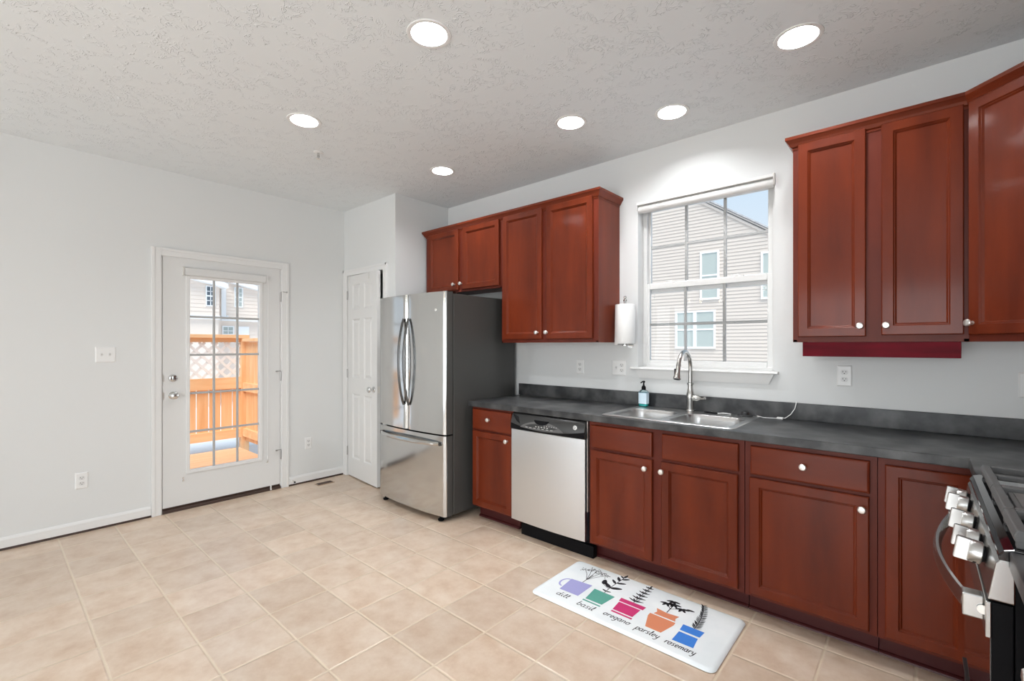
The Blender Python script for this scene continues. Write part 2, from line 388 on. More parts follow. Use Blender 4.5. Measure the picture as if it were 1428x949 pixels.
MB().box(xf-.026, xf-.022, gy0, gy1, gz0, gz1).build('pane', 'glass', D, smooth=0)
MB().box(xb, xf-.004, a+.003, b-.003, .03, .042).build('bottom_sweep', 'brown', D, smooth=0)
for nm, z, r in (('deadbolt', 1.087, .030), ('door_knob', .947, .030)):
    mb = MB()
    if nm == 'deadbolt': mb.lathe([(.031, 0), (.031, .006), (.026, .016), (.018, .018), (.006, .018), (.006, .034), (.001, .034)], (xf, -2.132, z), (1, 0, 0)); mb.box(xf+.018, xf+.032, -2.137, -2.127, z-.015, z+.015)
    else: mb.lathe([(.031, 0), (.031, .005), (.022, .012), (.012, .018), (.012, .034), (.024, .040), (.028, .052), (.026, .062), (.014, .067), (.001, .068)], (xf, -2.132, z), (1, 0, 0))
    mb.build(nm, 'chrome', D)
    MB().box(xf-.003, xf+.0012, a-.001, a+.012, z-.028, z+.028).build('latch_plate', 'nickel', D, smooth=0)
for k, z in enumerate((1.811, 1.062, .320)):
    mb = MB(); mb.cyl((xf+.006, DY1-.006, z-.045), (xf+.006, DY1-.006, z+.045), .0065)
    for q in (-.018, 0, .018): mb.cyl((xf+.006, DY1-.006, z+q-.0008), (xf+.006, DY1-.006, z+q+.0008), .0072)
    h = mb.build('hinge', 'hingem', D)
    sgn = 1 if k == 0 else -1
    mb = MB(); mb.tube([(xf+.006, DY1-.006, z+.047), (xf+.02, DY1-.006+.02*sgn, z+.049), (xf+.028, DY1-.006+.046*sgn, z+.047)], .0035, 8); mb.cyl((xf+.026, DY1-.006+.040*sgn, z+.047), (xf+.03, DY1-.006+.052*sgn, z+.047), .007, seg=10)
    mb.build('hinge_stop', 'hingem', h)
# roller blind screwed on the door
mb = MB(); mb.box(xf, xf+.035, -2.060, -1.424, 1.930, 1.996)
bl = mb.build('blind', 'blind', D, smooth=0, bevel=.008)
MB().box(xf, xf+.038, -2.066, -2.060, 1.928, 1.999).build('bracket', 'nickel', bl, smooth=0)
MB().box(xf, xf+.038, -1.424, -1.418, 1.928, 1.999).build('bracket', 'white', bl, smooth=0)
mb = MB(); mb.tube([(xf+.022, -1.405, 1.955), (xf+.018, -1.407, 1.1), (xf+.014, -1.407, .33)], .002, 6); mb.lathe([(.002, 0), (.006, -.01), (.007, -.03), (.003, -.042), (.001, -.042)], (xf+.014, -1.407, .335)); mb.build('cord', 'white', bl)
mb = MB(); 
for z in (.262, .240): mb.box(xf, xf+.006, -2.068, -2.056, z-.005, z+.005)
mb.box(xf, xf+.008, -1.412, -1.400, .262, .276)
mb.build('clip', 'nickel', bl, smooth=0)
mb = MB(); mb.cyl((xf+.008, -1.378, .012), (xf+.008, -1.378, .044), .006); mb.lathe([(.009, 0), (.009, .008), (.006, .012)], (xf+.008, -1.378, .004)); mb.build('stop_pin', 'white', D)

# pantry door (ajar) and casing
mb = MB(); cw = .060
mb.box(XL+.003, PX0, YP-.016, YP, 0, PZ+cw); mb.box(PX1, PX1+cw, YP-.016, YP, 0, PZ+cw); mb.box(PX0, PX1, YP-.0155, YP, PZ, PZ+cw)
mb.box(XL+.003, XL+.022, YP-.020, YP-.016, 0, PZ+cw); mb.box(PX1+cw-.02, PX1+cw, YP-.020, YP-.016, 0, PZ+cw); mb.box(XL+.003, PX1+cw, YP-.020, YP-.016, PZ+cw-.02, PZ+cw)
mb.box(PX0, PX0+.005, YP, YP+.11, 0, PZ); mb.box(PX1-.005, PX1, YP, YP+.11, 0, PZ); mb.box(PX0, PX1, YP, YP+.11, PZ-.004, PZ)
mb.build('trim_4', 'trim', smooth=0, kind='structure', bevel=.003)
W2 = .632
D2 = thing('door_2', 'white six-panel pantry door standing slightly ajar beside the fridge', 'door', (PX0+.008, YP-.004, 0), -math.radians(5.2), kind='structure')
mb = MB()     # local: hinge at x=0, front face y=-0.0, back y=.035
mb.box(0, W2, .012, .035, .012, 2.064)
st = .105; mid = W2/2; mul = .045
zr = [(.012, .20), (.86, 1.02), (1.62, 1.72), (1.97, 2.064)]
mb.box(0, st, 0, .012, .012, 2.064); mb.box(W2-st, W2, 0, .012, .012, 2.064); mb.box(mid-mul, mid+mul, 0, .012, .012, 2.064)
for q in zr: mb.box(st, mid-mul, 0, .012, *q); mb.box(mid+mul, W2-st, 0, .012, *q)
dslab = mb.build('slab', 'door', D2, local=True, smooth=0)
for (za, zb) in ((.20, .86), (1.02, 1.62), (1.72, 1.97)):
    for (xa, xb_) in ((st, mid-mul), (mid+mul, W2-st)):
        MB().panel((xa, 0, za), (1, 0, 0), (0, 0, 1), xb_-xa, zb-za, [(0, .0005), (.010, .010), (.018, .010), (.040, .002), (.042, .002)], .0119).build('raised_panel', 'door', dslab, local=True, smooth=0)
mb = MB(); mb.lathe([(.030, 0), (.030, .005), (.020, .011), (.012, .016), (.012, .034), (.024, .040), (.028, .052), (.024, .062), (.010, .066), (.001, .066)], (W2-.062, 0, .932), (0, -1, 0)); mb.build('door_knob', 'chrome', D2, local=True)
MB().box(W2-.0005, W2+.0015, .006, .030, .90, .965).build('latch_plate', 'nickel', D2, local=True, smooth=0)
for z in (1.872, 1.063, .261):
    mb = MB(); mb.cyl((-.004, -.006, z-.045), (-.004, -.006, z+.045), .0065)
    for q in (-.018, 0, .018): mb.cyl((-.004, -.006, z+q-.001), (-.004, -.006, z+q+.001), .0075)
    mb.build('hinge', 'hingem', D2, local=True)
mb = MB()
for x in (.035, .47): mb.box(x, x+.006, -.003, .0, 2.005, 2.064); mb.box(x, x+.006, -.010, .0, 2.002, 2.006)
mb.build('over_door_hook', 'nickel', D2, local=True, smooth=0)

# ------------------------------------------------------------------ kitchen window
W = thing('window_1', 'white double-hung window with six-pane sashes above the sink', 'window', ((WX0+WX1)/2, 0, WZ0), kind='structure')
mb = MB()
fo = .030
for x0, x1, z0_, z1_ in ((WX0, WX0+fo, WZ0, WZ1), (WX1-fo, WX1, WZ0, WZ1), (WX0+fo, WX1-fo, WZ0, WZ0+.022), (WX0+fo, WX1-fo, WZ1-.03, WZ1)):
    mb.box(x0, x1, .085, .158, z0_, z1_)
mb.build('window_frame', 'vinyl', W, smooth=0, bevel=.003)
def sash(name, y0, y1, zb, zt, gx0, gx1, gz0, gz1, x0, x1):
    mb = MB(); mb.box(x0, gx0, y0, y1, zb, zt); mb.box(gx1, x1, y0, y1, zb, zt); mb.box(gx0, gx1, y0, y1, zb, gz0); mb.box(gx0, gx1, y0, y1, gz1, zt)
    s = mb.build(name, 'vinyl', W, smooth=0, bevel=.004)
    ym = (y0+y1)/2
    mb = MB()
    for i in (1, 2): x = gx0+(gx1-gx0)*i/3; mb.box(x-.010, x+.010, ym-.006, ym+.006, gz0, gz1)
    z = (gz0+gz1)/2; mb.box(gx0, gx1, ym-.0055, ym+.0055, z-.010, z+.010)
    mb.build('muntin_grid', 'muntin', s, smooth=0, bevel=.003)
    MB().box(gx0, gx1, ym-.010, ym-.008, gz0, gz1).build('pane', 'glass', s, smooth=0)
    return s
sash('upper_sash', .122, .150, 1.738, 2.372, -1.497, -.718, 1.812, 2.340, WX0+.018, WX1-.018)
ls = sash('lower_sash', .090, .120, 1.205, 1.803, -1.491, -.715, 1.247, 1.763, WX0+.010, WX1-.010)
for x in (-1.345, -.90):
    mb = MB(); mb.box(x-.045, x+.045, .094, .118, 1.803, 1.809); mb.lathe([(.016, 0), (.014, .008), (.004, .010)], (x, .106, 1.809)); mb.box(x-.03, x+.012, .098, .108, 1.812, 1.818)
    mb.build('sash_lock', 'white', ls, smooth=0, bevel=.002)
mb = MB()
for x in (-1.478, -.745):
    mb.box(x, x+.026, .087, .090, 1.722, 1.726); mb.box(x, x+.026, .087, .090, 1.700, 1.704); mb.box(x, x+.004, .087, .090, 1.700, 1.726); mb.box(x+.022, x+.026, .087, .090, 1.700, 1.726)
mb.build('tilt_tab', 'white', ls, smooth=0)
mb = MB()
mb.prism([(-1.582, .09, 1.180), (-1.582, -.035, 1.180), (-1.582, -.040, 1.186), (-1.582, -.035, 1.196), (-1.582, .09, 1.196)], (.950, 0, 0))
mb.build('window_sill', 'trim', W, smooth=0)
mb = MB(); mb.rings([[(-1.55, 0, 1.180), (-1.55, -.024, 1.180), (-1.525, -.012, 1.118), (-1.525, 0, 1.118)], [(-.655, 0, 1.180), (-.655, -.024, 1.180), (-.685, -.012, 1.118), (-.685, 0, 1.118)]])
mb.build('apron', 'trim', W, smooth=0)
R_ = thing('roller_blind', 'rolled-up white roller blind across the top of the window', 'blind', (-1.097, -.01, 2.31))
MB().box(WX0+.002, WX1-.002, -.020, .06, 2.366, 2.385).build('head_rail', 'white', R_, smooth=0, bevel=.002)
mb = MB(); mb.cyl((WX0+.004, .016, 2.338), (WX1-.006, .016, 2.338), .027, seg=24); mb.build('fabric_roll', 'blind', R_)
mb = MB(); mb.box(WX1-.004, WX1+.004, -.028, .05, 2.318, 2.386); mb.build('bracket', 'nickel', R_, smooth=0)
mb = MB(); mb.box(WX0-.002, WX0+.003, -.022, .05, 2.33, 2.386); mb.build('bracket', 'white', R_, smooth=0)

# ------------------------------------------------------------------ kitchen cabinets
def knob(parent, x, y, z, n=(0, -1, 0), local=False, sub=True):
    mb = MB(); mb.lathe([(.009, 0), (.007, .004), (.0055, .012), (.012, .017), (.0155, .021), (.0155, .026), (.012, .030), (.001, .0315)], (x, y, z), n, 20)
    return mb.build('knob', 'nickel', parent, local=local)
DOORSPEC = [(0, .004), (.004, 0), (.043, 0), (.048, .006), (.050, .006), (.056, .013), (.058, .013)]
def cdoor(parent, x0, x1, z0, z1, yf, kn=None, name='door', mt='wood', local=False, th=.019):
    d = MB().panel((x0, yf, z0), (1, 0, 0), (0, 0, 1), x1-x0, z1-z0, DOORSPEC, th).build(name, mt, parent, local=local, smooth=0)
    if kn: knob(d, kn[0], yf, kn[1], local=local)
    return d
def cdrawer(parent, x0, x1, z0, z1, yf, kn=None, name='drawer', th=.019):
    d = MB().panel((x0, yf, z0), (1, 0, 0), (0, 0, 1), x1-x0, z1-z0, [(0, .006), (.003, .002), (.009, 0)], th).build(name, 'woodh', parent, smooth=0)
    if kn: knob(d, kn[0], yf, kn[1])
    return d
YF = -.611; YD = -.631
def base_cab(label, x0, x1, hollow=False):
    r = thing('base_cabinet', label, 'cabinet', ((x0+x1)/2, -.3, 0), group='cherry base cabinets')
    mb = MB()
    if hollow:
        mb.box(x0+.0008, x1-.0008, YF, YF+.02, .105, .8795); mb.box(x0+.0008, x0+.018, YF+.02, -.012, .105, .8795); mb.box(x1-.018, x1-.0008, YF+.02, -.012, .105, .8795)
        mb.box(x0+.018, x1-.018, YF+.02, -.012, .105, .125); mb.box(x0+.018, x1-.018, -.024, -.012, .125, .8795)
    else: mb.box(x0+.0008, x1-.0008, YF, -.012, .105, .8795)
    mb.build('carcass', 'woodf', r, smooth=0)
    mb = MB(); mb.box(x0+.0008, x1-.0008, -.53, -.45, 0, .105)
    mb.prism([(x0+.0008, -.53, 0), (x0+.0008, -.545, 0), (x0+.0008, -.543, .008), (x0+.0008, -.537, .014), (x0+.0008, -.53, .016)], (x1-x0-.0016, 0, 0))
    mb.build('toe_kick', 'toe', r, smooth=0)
    return r
c = base_cab('narrow cherry base cabinet between the fridge and the dishwasher', -2.632, -2.212)
cdrawer(c, -2.618, -2.216, .708, .862, YD, (-2.436, .793)); cdoor(c, -2.618, -2.216, .118, .695, YD, (-2.253, .655))
c = base_cab('wide cherry sink cabinet with two false drawer fronts above two doors', -1.568, -.662, True)
cdrawer(c, -1.549, -1.146, .716, .856, YD, None, 'false_drawer_front'); cdrawer(c, -1.088, -.687, .716, .856, YD, None, 'false_drawer_front')
cdoor(c, -1.551, -1.145, .122, .700, YD, (-1.183, .648)); cdoor(c, -1.092, -.690, .122, .700, YD, (-1.083, .648))
c = base_cab('cherry base cabinet with one wide drawer over one wide door, right of the sink cabinet', -.660, -.136)
cdrawer(c, -.632, -.161, .716, .856, YD, (-.405, .792)); cdoor(c, -.636, -.163, .122, .700, YD, (-.187, .647))
# corner cabinet, L shaped
c = thing('base_cabinet', 'corner cherry base cabinet with a full-height door beside the stove', 'cabinet', (.2, -.4, 0), group='cherry base cabinets')
mb = MB(); mb.prism([(-.134, -.012, .105), (-.134, YF, .105), (.181, YF, .105), (.181, -.925, .105), (.775, -.925, .105), (.775, -.012, .105)], (0, 0, .7745)); mb.build('carcass', 'woodf', c, smooth=0)
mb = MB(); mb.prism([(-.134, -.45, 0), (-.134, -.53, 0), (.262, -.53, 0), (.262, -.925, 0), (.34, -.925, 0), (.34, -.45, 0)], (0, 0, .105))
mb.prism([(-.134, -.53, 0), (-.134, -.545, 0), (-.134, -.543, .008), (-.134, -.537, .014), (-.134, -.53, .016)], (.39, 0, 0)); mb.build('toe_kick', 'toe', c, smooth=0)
cdoor(c, -.110, .155, .122, .850, YD)
# cabinet on the near side of the range, facing the room
c = thing('base_cabinet', 'cherry base cabinet on the near side of the stove, cut off by the frame edge', 'cabinet', (.5, -1.97, 0), group='cherry base cabinets')
MB().box(.181, .775, -2.22, -1.716, .105, .8795).build('carcass', 'woodf', c, smooth=0)
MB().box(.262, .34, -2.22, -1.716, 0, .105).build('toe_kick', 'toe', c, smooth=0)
def sdoor(z0, z1, spec, nm, kz):
    d = MB().panel((.161, -1.735, z0), (0, -1, 0), (0, 0, 1), .47, z1-z0, spec, .019).build(nm, 'wood', c, smooth=0); knob(d, .161, kz[0], kz[1], (-1, 0, 0))
sdoor(.716, .856, [(0, .006), (.003, .002), (.009, 0)], 'drawer', (-1.97, .79)); sdoor(.122, .700, DOORSPEC, 'door', (-2.16, .648))

# upper cabinets
CR = [(0, 2.385), (.005, 2.385), (.005, 2.396), (.012, 2.400), (.020, 2.416), (.030, 2.430), (.034, 2.434), (.034, 2.450), (0, 2.450)]
YU = -.305; YUD = -.325
def wall_cab(label, x0, x1, z0):
    r = thing('wall_cabinet', label, 'cabinet', ((x0+x1)/2, -.15, z0), group='cherry wall cabinets')
    mb = MB(); mb.box(x0, x1, YU, -.001, z0+.012, 2.412); mb.box(x0, x1, YU, YU+.02, z0, z0+.012); mb.box(x0, x0+.016, YU, -.001, z0, z0+.012); mb.box(x1-.016, x1, YU, -.001, z0, z0+.012)
    mb.build('carcass', 'woodf', r, smooth=0)
    return r
c = wall_cab('short two-door cherry wall cabinet mounted above the fridge', -3.598, -2.604, 1.835)
cdoor(c, -3.550, -3.128, 1.853, 2.403, YUD, (-3.172, 1.905)); cdoor(c, -3.070, -2.625, 1.853, 2.403, YUD, (-3.078, 1.905))
LP = [(-3.598, -.001), (-3.598, YU), (-1.690, YU), (-1.690, -.001)]
LPs = [(-3.598, -.001), (-3.598, YU), (-2.604, YU), (-1.690, YU), (-1.690, -.001)]
mb = MB(); sweep(mb, LPs, CR, 0, 2); mb.build('crown_moulding', 'woodh', c, smooth=0)
c = wall_cab('tall two-door cherry wall cabinet between the fridge and the window', -2.6035, -1.690, 1.375)
cdoor(c, -2.580, -2.178, 1.402, 2.410, YUD, (-2.214, 1.452)); cdoor(c, -2.133, -1.727, 1.402, 2.410, YUD, (-2.122, 1.452))
mb = MB(); sweep(mb, LPs, CR, 2, 4); mb.build('crown_moulding', 'woodh', c, smooth=0)
MB().box(-1.690, -1.687, YU, -.001, 1.375, 2.386).build('end_panel', 'wood', c, smooth=0)
c = wall_cab('two-door cherry wall cabinet right of the window, with a red valance strip underneath', -.502, .162, 1.371)
cdoor(c, -.480, -.196, 1.398, 2.405, YUD, (-.218, 1.449)); cdoor(c, -.137, .145, 1.403, 2.405, YUD, (-.119, 1.449))
RP = [(-.502, -.001), (-.502, YU), (.162, YU), (.478, YU-.316), (.60, YU-.316)]
mb = MB(); sweep(mb, RP, CR, 0, 2); mb.build('crown_moulding', 'woodh', c, smooth=0)
mb = MB(); mb.box(-.462, .138, -.302, -.282, 1.297, 1.3705); mb.box(-.462, -.446, -.282, -.10, 1.297, 1.3705); mb.box(.122, .138, -.282, -.10, 1.297, 1.3705)
tag(mb.build('valance', 'woodr', c, smooth=0, bevel=.002), 'dark red glossy valance strip')
MB().box(-.505, -.502, YU, -.001, 1.371, 2.386).build('end_panel', 'wood', c, smooth=0)
c = thing('wall_cabinet', 'diagonal corner cherry wall cabinet with one door at the right frame edge', 'cabinet', (.162, YU, 1.371), -PI/4, group='cherry wall cabinets')
def tol(x, y, z): v = Matrix.Rotation(PI/4, 3, 'Z') @ Vector((x-.162, y-YU, z-1.371)); return v
mb = MB(); mb.prism([tol(.1625, -.001, 1.371), tol(.1625, YU, 1.371), tol(.478, YU-.3155, 1.371), tol(.785, YU-.3155, 1.371), tol(.785, -.001, 1.371)], (0, 0, 1.041)); mb.build('carcass', 'woodf', c, local=True, smooth=0)
d = MB().panel((.012, -.020, .029), (1, 0, 0), (0, 0, 1), .42, 1.006, DOORSPEC, .019).build('door', 'wood', c, local=True, smooth=0); knob(d, .030, -.020, .080, local=True)
mb = MB(); sweep(mb, RP, CR, 2, 3)
for v in mb.bm.verts: v.co = tol(*v.co)
mb.build('crown_moulding', 'woodh', c, local=True, smooth=0)

# ------------------------------------------------------------------ countertops
CT, CB = .9205, .880
SX0, SX1, SY0, SY1 = -1.500, -.718, -.600, -.052        # sink rim
ct = thing('countertop', 'long dark slate countertop running from the fridge into the corner by the stove', 'countertop', (-.9, -.3, CB))
mb = MB()
fs = mb.plate_holes([(-2.650, -.645), (.1425, -.645), (.1425, -.928), (.785, -.928), (.785, -.001), (-2.650, -.001)], [rrect(SX0+.016, SX1-.016, SY0+.016, SY1-.016, .03)], CT)
mb.extrude_down(fs, CB-CT); mb.build('slab', 'counter', ct, smooth=0, bevel=.003)
mb = MB(); mb.box(-2.664, .785, -.022, -.001, CT, 1.018); mb.box(.764, .785, -.925, -.022, CT, 1.018); mb.build('backsplash', 'counter', ct, smooth=0, bevel=.002)
ct2 = thing('countertop', 'short dark slate countertop on the near side of the stove', 'countertop', (.45, -1.97, CB))
MB().box(.1425, .785, -2.235, -1.712, CB, CT).build('slab', 'counter', ct2, smooth=0, bevel=.003)
MB().box(.764, .785, -2.235, -1.712, CT, 1.018).build('backsplash', 'counter', ct2, smooth=0, bevel=.002)

# ------------------------------------------------------------------ sink and things on it
sk = thing('sink', 'stainless double-bowl sink set into the dark countertop', 'sink', ((SX0+SX1)/2, -.33, CT))
RZ = .9255
B1 = (-1.462, -1.140, -.565, -.205); B2 = (-1.094, -.752, -.565, -.205)
mb = MB()
fs = mb.plate_holes(rrect(SX0+.006, SX1-.006, SY0+.006, SY1-.006, .026), [rrect(*B1, .075), rrect(*B2, .075)], RZ)
mb.rings([[(x, y, RZ) for x, y in rrect(SX0+.006, SX1-.006, SY0+.006, SY1-.006, .026)], [(x, y, CT+.0008) for x, y in rrect(SX0, SX1, SY0, SY1, .03)]], False, False)
rim = mb.build('rim', 'sinksteel', sk)
for B in (B1, B2):
    def lp(i, z, r): return [(x, y, z) for x, y in rrect(B[0]+i, B[1]-i, B[2]+i, B[3]-i, max(r, .02))]
    mb = MB(); mb.rings([lp(0, RZ, .075), lp(.003, RZ-.006, .074), lp(.008, RZ-.03, .07), (lp(.014, .770, .065)), lp(.022, .752, .06), lp(.045, .744, .05)], False, True)
    bs = mb.build('basin', 'sinksteel', sk, smooth=50, recalc=False)
    cx, cy = (B[0]+B[1])/2, (B[2]+B[3])/2+.03
    MB().lathe([(.044, 0), (.044, .003), (.036, .004), (.030, .001), (.001, .001)], (cx, cy, .7442)).build('drain', 'chrome', bs)
FX, FY = -1.123, -.100
fa = thing('faucet', 'tall brushed-nickel pull-down gooseneck faucet behind the sink', 'faucet', (FX, FY, RZ))
MB().lathe([(.028, 0), (.028, .006), (.024, .010), (.0235, .06), (.026, .085), (.026, .105), (.0205, .125), (.0165, .150), (.0165, .172)], (FX, FY, RZ+.0005)).build('body', 'faucetm', fa)
MB().lathe([(.0165, .0), (.021, .003), (.021, .013), (.0155, .016)], (FX, FY, RZ+.170)).build('ring', 'faucetm', fa)
pts = [(FX, FY, 1.11), (FX, FY, 1.15), (FX, FY, 1.205)]
rr_ = .098
for i in range(1, 16): a_ = PI*.93*i/15; pts.append((FX, FY-rr_+rr_*math.cos(a_), 1.215+rr_*math.sin(a_)))
e = Vector(pts[-1]); 
MB().tube(pts, .0125, 14, up=(1, 0, 0)).build('spout', 'faucetm', fa)
dr = (Vector(pts[-1])-Vector(pts[-2])).normalized()
hd = MB().lathe([(.0125, 0), (.0155, .002), (.0155, .010), (.0135, .012), (.0145, .035), (.018, .065), (.0225, .085), (.0235, .094), (.020, .097), (.001, .097)], e, dr).build('spray_head', 'faucetm', fa)
p_ = e+dr*.05; mb = MB(); mb.box(p_.x-.022, p_.x-.012, p_.y-.006, p_.y+.004, p_.z-.028, p_.z+.020); mb.build('button', 'rubber', hd, smooth=0, bevel=.002)
mb = MB(); mb.lathe([(.021, 0), (.021, .028), (.018, .034), (.012, .044), (.008, .050)], (FX+.018, FY, RZ+.088), (1, -.1, .0)); mb.tube([(FX+.06, FY-.004, RZ+.088), (FX+.078, FY-.006, RZ+.087), (FX+.098, FY-.008, RZ+.092)], [.008, .006, .009], 10)
mb.build('lever_handle', 'faucetm', fa)
bx, by = -1.456, -.082
sb = thing('soap_bottle', 'clear square hand-soap bottle with black pump and pale blue label', 'bottle', (bx, by, RZ))
def bl_(i, z): return [(x, y, z) for x, y in rrect(bx-.031+i, bx+.031-i, by-.024+i, by+.024-i, .010)]
def bc_(i, z): return [(x, y, z) for x, y in rrect(bx-.031+i, bx+.031-i, by-.024+i, by+.024-i, .009)]
MB().rings([bl_(.003, RZ+.001), bl_(0, RZ+.004), bl_(0, RZ+.100), bl_(.008, RZ+.112), bl_(.018, RZ+.118)]).build('body', 'bottle', sb)
MB().rings([bc_(.003, RZ+.004), bc_(.003, RZ+.018)]).build('liquid', 'teal', sb)
MB().rings([[(x, y, z) for x, y in rrect(bx-.0315, bx+.0315, by-.0245, by+.0245, .010)] for z in (RZ+.020, RZ+.096)], False, False).build('paper_label', 'soaplabel', sb)
mb = MB(); mb.lathe([(.013, 0), (.015, .002), (.015, .016), (.011, .024), (.006, .030), (.005, .048), (.010, .050), (.010, .060), (.002, .062)], (bx, by, RZ+.118)); mb.tube([(bx, by, RZ+.173), (bx-.004, by-.014, RZ+.173), (bx-.008, by-.028, RZ+.166)], .0045, 8)
mb.build('pump', 'black', sb)
stp = MB(); stp.lathe([(.043, 0), (.044, .004), (.038, .008), (.022, .010), (.020, .022), (.016, .026), (.001, .027)], (-.795, -.092, RZ+.0004))
tag(stp.build('sink_stopper', 'rubber'), 'black rubber sink stopper lying on the rear right corner of the sink', 'stopper')
u_ = thing('utensil', 'thin dark utensil with a pale handle tip lying on the sink ledge beside the stopper', 'utensil', (-.95, -.105, RZ))
mb = MB(); mb.tube([(-1.03, -.112, RZ+.004), (-.985, -.118, RZ+.005), (-.945, -.126, RZ+.005)], [.003, .006, .004], 8); mb.build('handle', 'black', u_)
mb = MB(); mb.tube([(-.945, -.126, RZ+.005), (-.915, -.112, RZ+.008), (-.875, -.098, RZ+.004)], .003, 8); mb.build('tip', 'white', u_)
cb = thing('charging_cable', 'thin white cable running from the sink edge along the counter and up over the backsplash', 'cable', (-.6, -.06, CT))
mb = MB(); mb.tube([(-.735, -.072, RZ+.004), (-.70, -.068, CT+.003), (-.66, -.062, CT+.003), (-.62, -.055, CT+.004), (-.59, -.045, CT+.008), (-.565, -.035, CT+.03), (-.545, -.028, CT+.065), (-.538, -.026, CT+.10), (-.54, -.012, CT+.104)], .0025, 8); mb.build('cord', 'white', cb)
MB().box(-.632, -.600, -.062, -.046, CT+.0003, CT+.012).build('clip', 'white', cb, smooth=0, bevel=.002)

# ------------------------------------------------------------------ paper towels
TX, TY = -1.596, -.088
ph = thing('paper_towel_holder', 'chrome upright wall-mounted holder carrying the paper towel roll', 'holder', (TX, TY, 1.355))
MB().cyl((TX, TY, 1.356), (TX, TY, 1.672), .008).build('rod', 'chrome', ph)
MB().lathe([(.010, 0), (.014, .004), (.012, .014), (.006, .020), (.010, .030), (.008, .040), (.001, .043)], (TX, TY, 1.668)).build('finial', 'chrome', ph)
MB().lathe([(.024, 0), (.024, .005), (.012, .008)], (TX, TY, 1.352)).build('base_disc', 'chrome', ph)
mb = MB(); mb.tube([(TX, TY, 1.353), (TX, -.03, 1.353), (TX, -.004, 1.353)], .005, 8); mb.cyl((TX, -.006, 1.353), (TX, -.0005, 1.353), .022); mb.build('bracket', 'chrome', ph)
pr = thing('paper_towel_roll', 'white paper towel roll hanging beside the window with its end sheet loose', 'paper towel', (TX, TY, 1.366))
MB().rings([[(TX+r*math.cos(2*PI*i/40), TY+r*math.sin(2*PI*i/40), z) for i in range(40)] for r, z in ((.020, 1.645), (.020, 1.368), (.068, 1.366), (.070, 1.370), (.070, 1.644), (.068, 1.648), (.020, 1.645))], False, False).build('roll', 'paper', pr)
mb = MB()
out = [(TX-.070*math.cos(t), TY-.070*math.sin(t)) for t in (1.2, .9, .6, .35)]+[(TX-.074, TY+.01), (TX-.082, TY+.03), (TX-.088, TY+.045)]
def flare(q, z): return (q[0]-(.022*(1.645-z)/.283*(max(0, q[1]-TY+.05)/.095)), q[1])
mb.rings([[(*flare((x, y-.0015), z), z) for x, y in out]+[(*flare((x-.0006, y+.0005), z), z) for x, y in reversed(out)] for z in (1.358, 1.45, 1.55, 1.645)])
mb.build('loose_sheet', 'paper', pr)

# ------------------------------------------------------------------ refrigerator
FX0, FX1 = -3.594, -2.694; FC = (FX0+FX1)/2; HW = (FX1-FX0)/2
fr = thing('refrigerator', 'stainless french-door refrigerator with grey sides, standing in the niche by the pantry', 'refrigerator', (FC, -.42, 0))
mb = MB(); mb.box(FX0+.004, FX1, -.755, -.035, .050, 1.752); mb.box(FX0+.05, FX1-.05, -.70, -.06, .022, .05); mb.build('body', 'fridgeside', fr, smooth=0, bevel=.004)
def fy(x): return -.832-.034*(1-((x-FC)/HW)**2)
def fridge_front(name, x0, x1, z0, z1, yb=-.762):
    n = 16; pts = [(x0, yb)]
    r = .03
    xsn = [x0+r*(1-math.cos(PI/2*i/4)) for i in range(5)]
    front = [(x0+r*(1-math.cos(PI/2*i/4)), fy(x0+r)+r*(1-math.sin(PI/2*i/4))) for i in range(5)]
    front += [(x0+r+(x1-x0-2*r)*i/n, fy(x0+r+(x1-x0-2*r)*i/n)) for i in range(1, n)]
    front += [(x1-r*(1-math.sin(PI/2*i/4)), fy(x1-r)+r*(1-math.cos(PI/2*i/4))) for i in range(5)]
    pts += front+[(x1, yb)]
    mb = MB(); mb.rings([[(x, y, z) for x, y in pts] for z in (z0, z1)])
    mb.bm.faces.ensure_lookup_table()
    bmesh.ops.recalc_face_normals(mb.bm, faces=mb.bm.faces[:])
    for f in mb.bm.faces:
        if abs(f.normal.x) > .95 or f.normal.y > .5: f.material_index = 1
    return mb.build(name, ['steel', 'fridgeside'], fr, smooth=40)
dl = fridge_front('door', FX0, FC-.0025, .672, 1.766); drr = fridge_front('door', FC+.0025, FX1-.004, .672, 1.766)
fz = fridge_front('freezer_drawer', FX0, FX1-.004, .046, .660)
MB().box(FX0+.01, FX1-.01, -.764, -.754, .05, 1.75).build('gasket', 'black', fr, smooth=0)
for dobj, sx_ in ((dl, -.034), (drr, .034)):
    n = 20; pts = []
    for i in range(n+1):
        s = i/n; pts.append((FC+sx_, fy(FC+sx_)-.006-.052*math.sin(PI*s)**.75, .870+.70*s))
    mb = MB(); mb.tube(pts, 0, flat=(.013, .009), up=(0, -1, 0)); mb.build('handle', 'handle', dobj, smooth=30)
pts = []
for i in range(25):
    s = i/24; x = FC-.385+.77*s; pts.append((x, fy(x)-.010-.045*math.sin(PI*s)**.6, .600))
MB().tube(pts, 0, flat=(.009, .014), up=(0, 0, 1)).build('handle', 'steel', fz, smooth=30)
for x in (FC-.385, FC+.385): MB().box(x-.016, x+.016, fy(x)-.016, fy(x)+.002, .586, .614).build('handle_mount', 'handle', fz, smooth=0, bevel=.003)
MB().lathe([(.011, 0), (.011, .0015), (.009, .002), (.001, .002)], (-2.80, fy(-2.80)-.0002, 1.628), (.15, -1, 0)).build('badge', 'nickel', drr)
for x in (FX0+.03, FX1-.12):
    MB().box(x, x+.09, -.80, -.70, 1.752, 1.776).build('hinge_cover', 'handle', fr, smooth=0, bevel=.006)
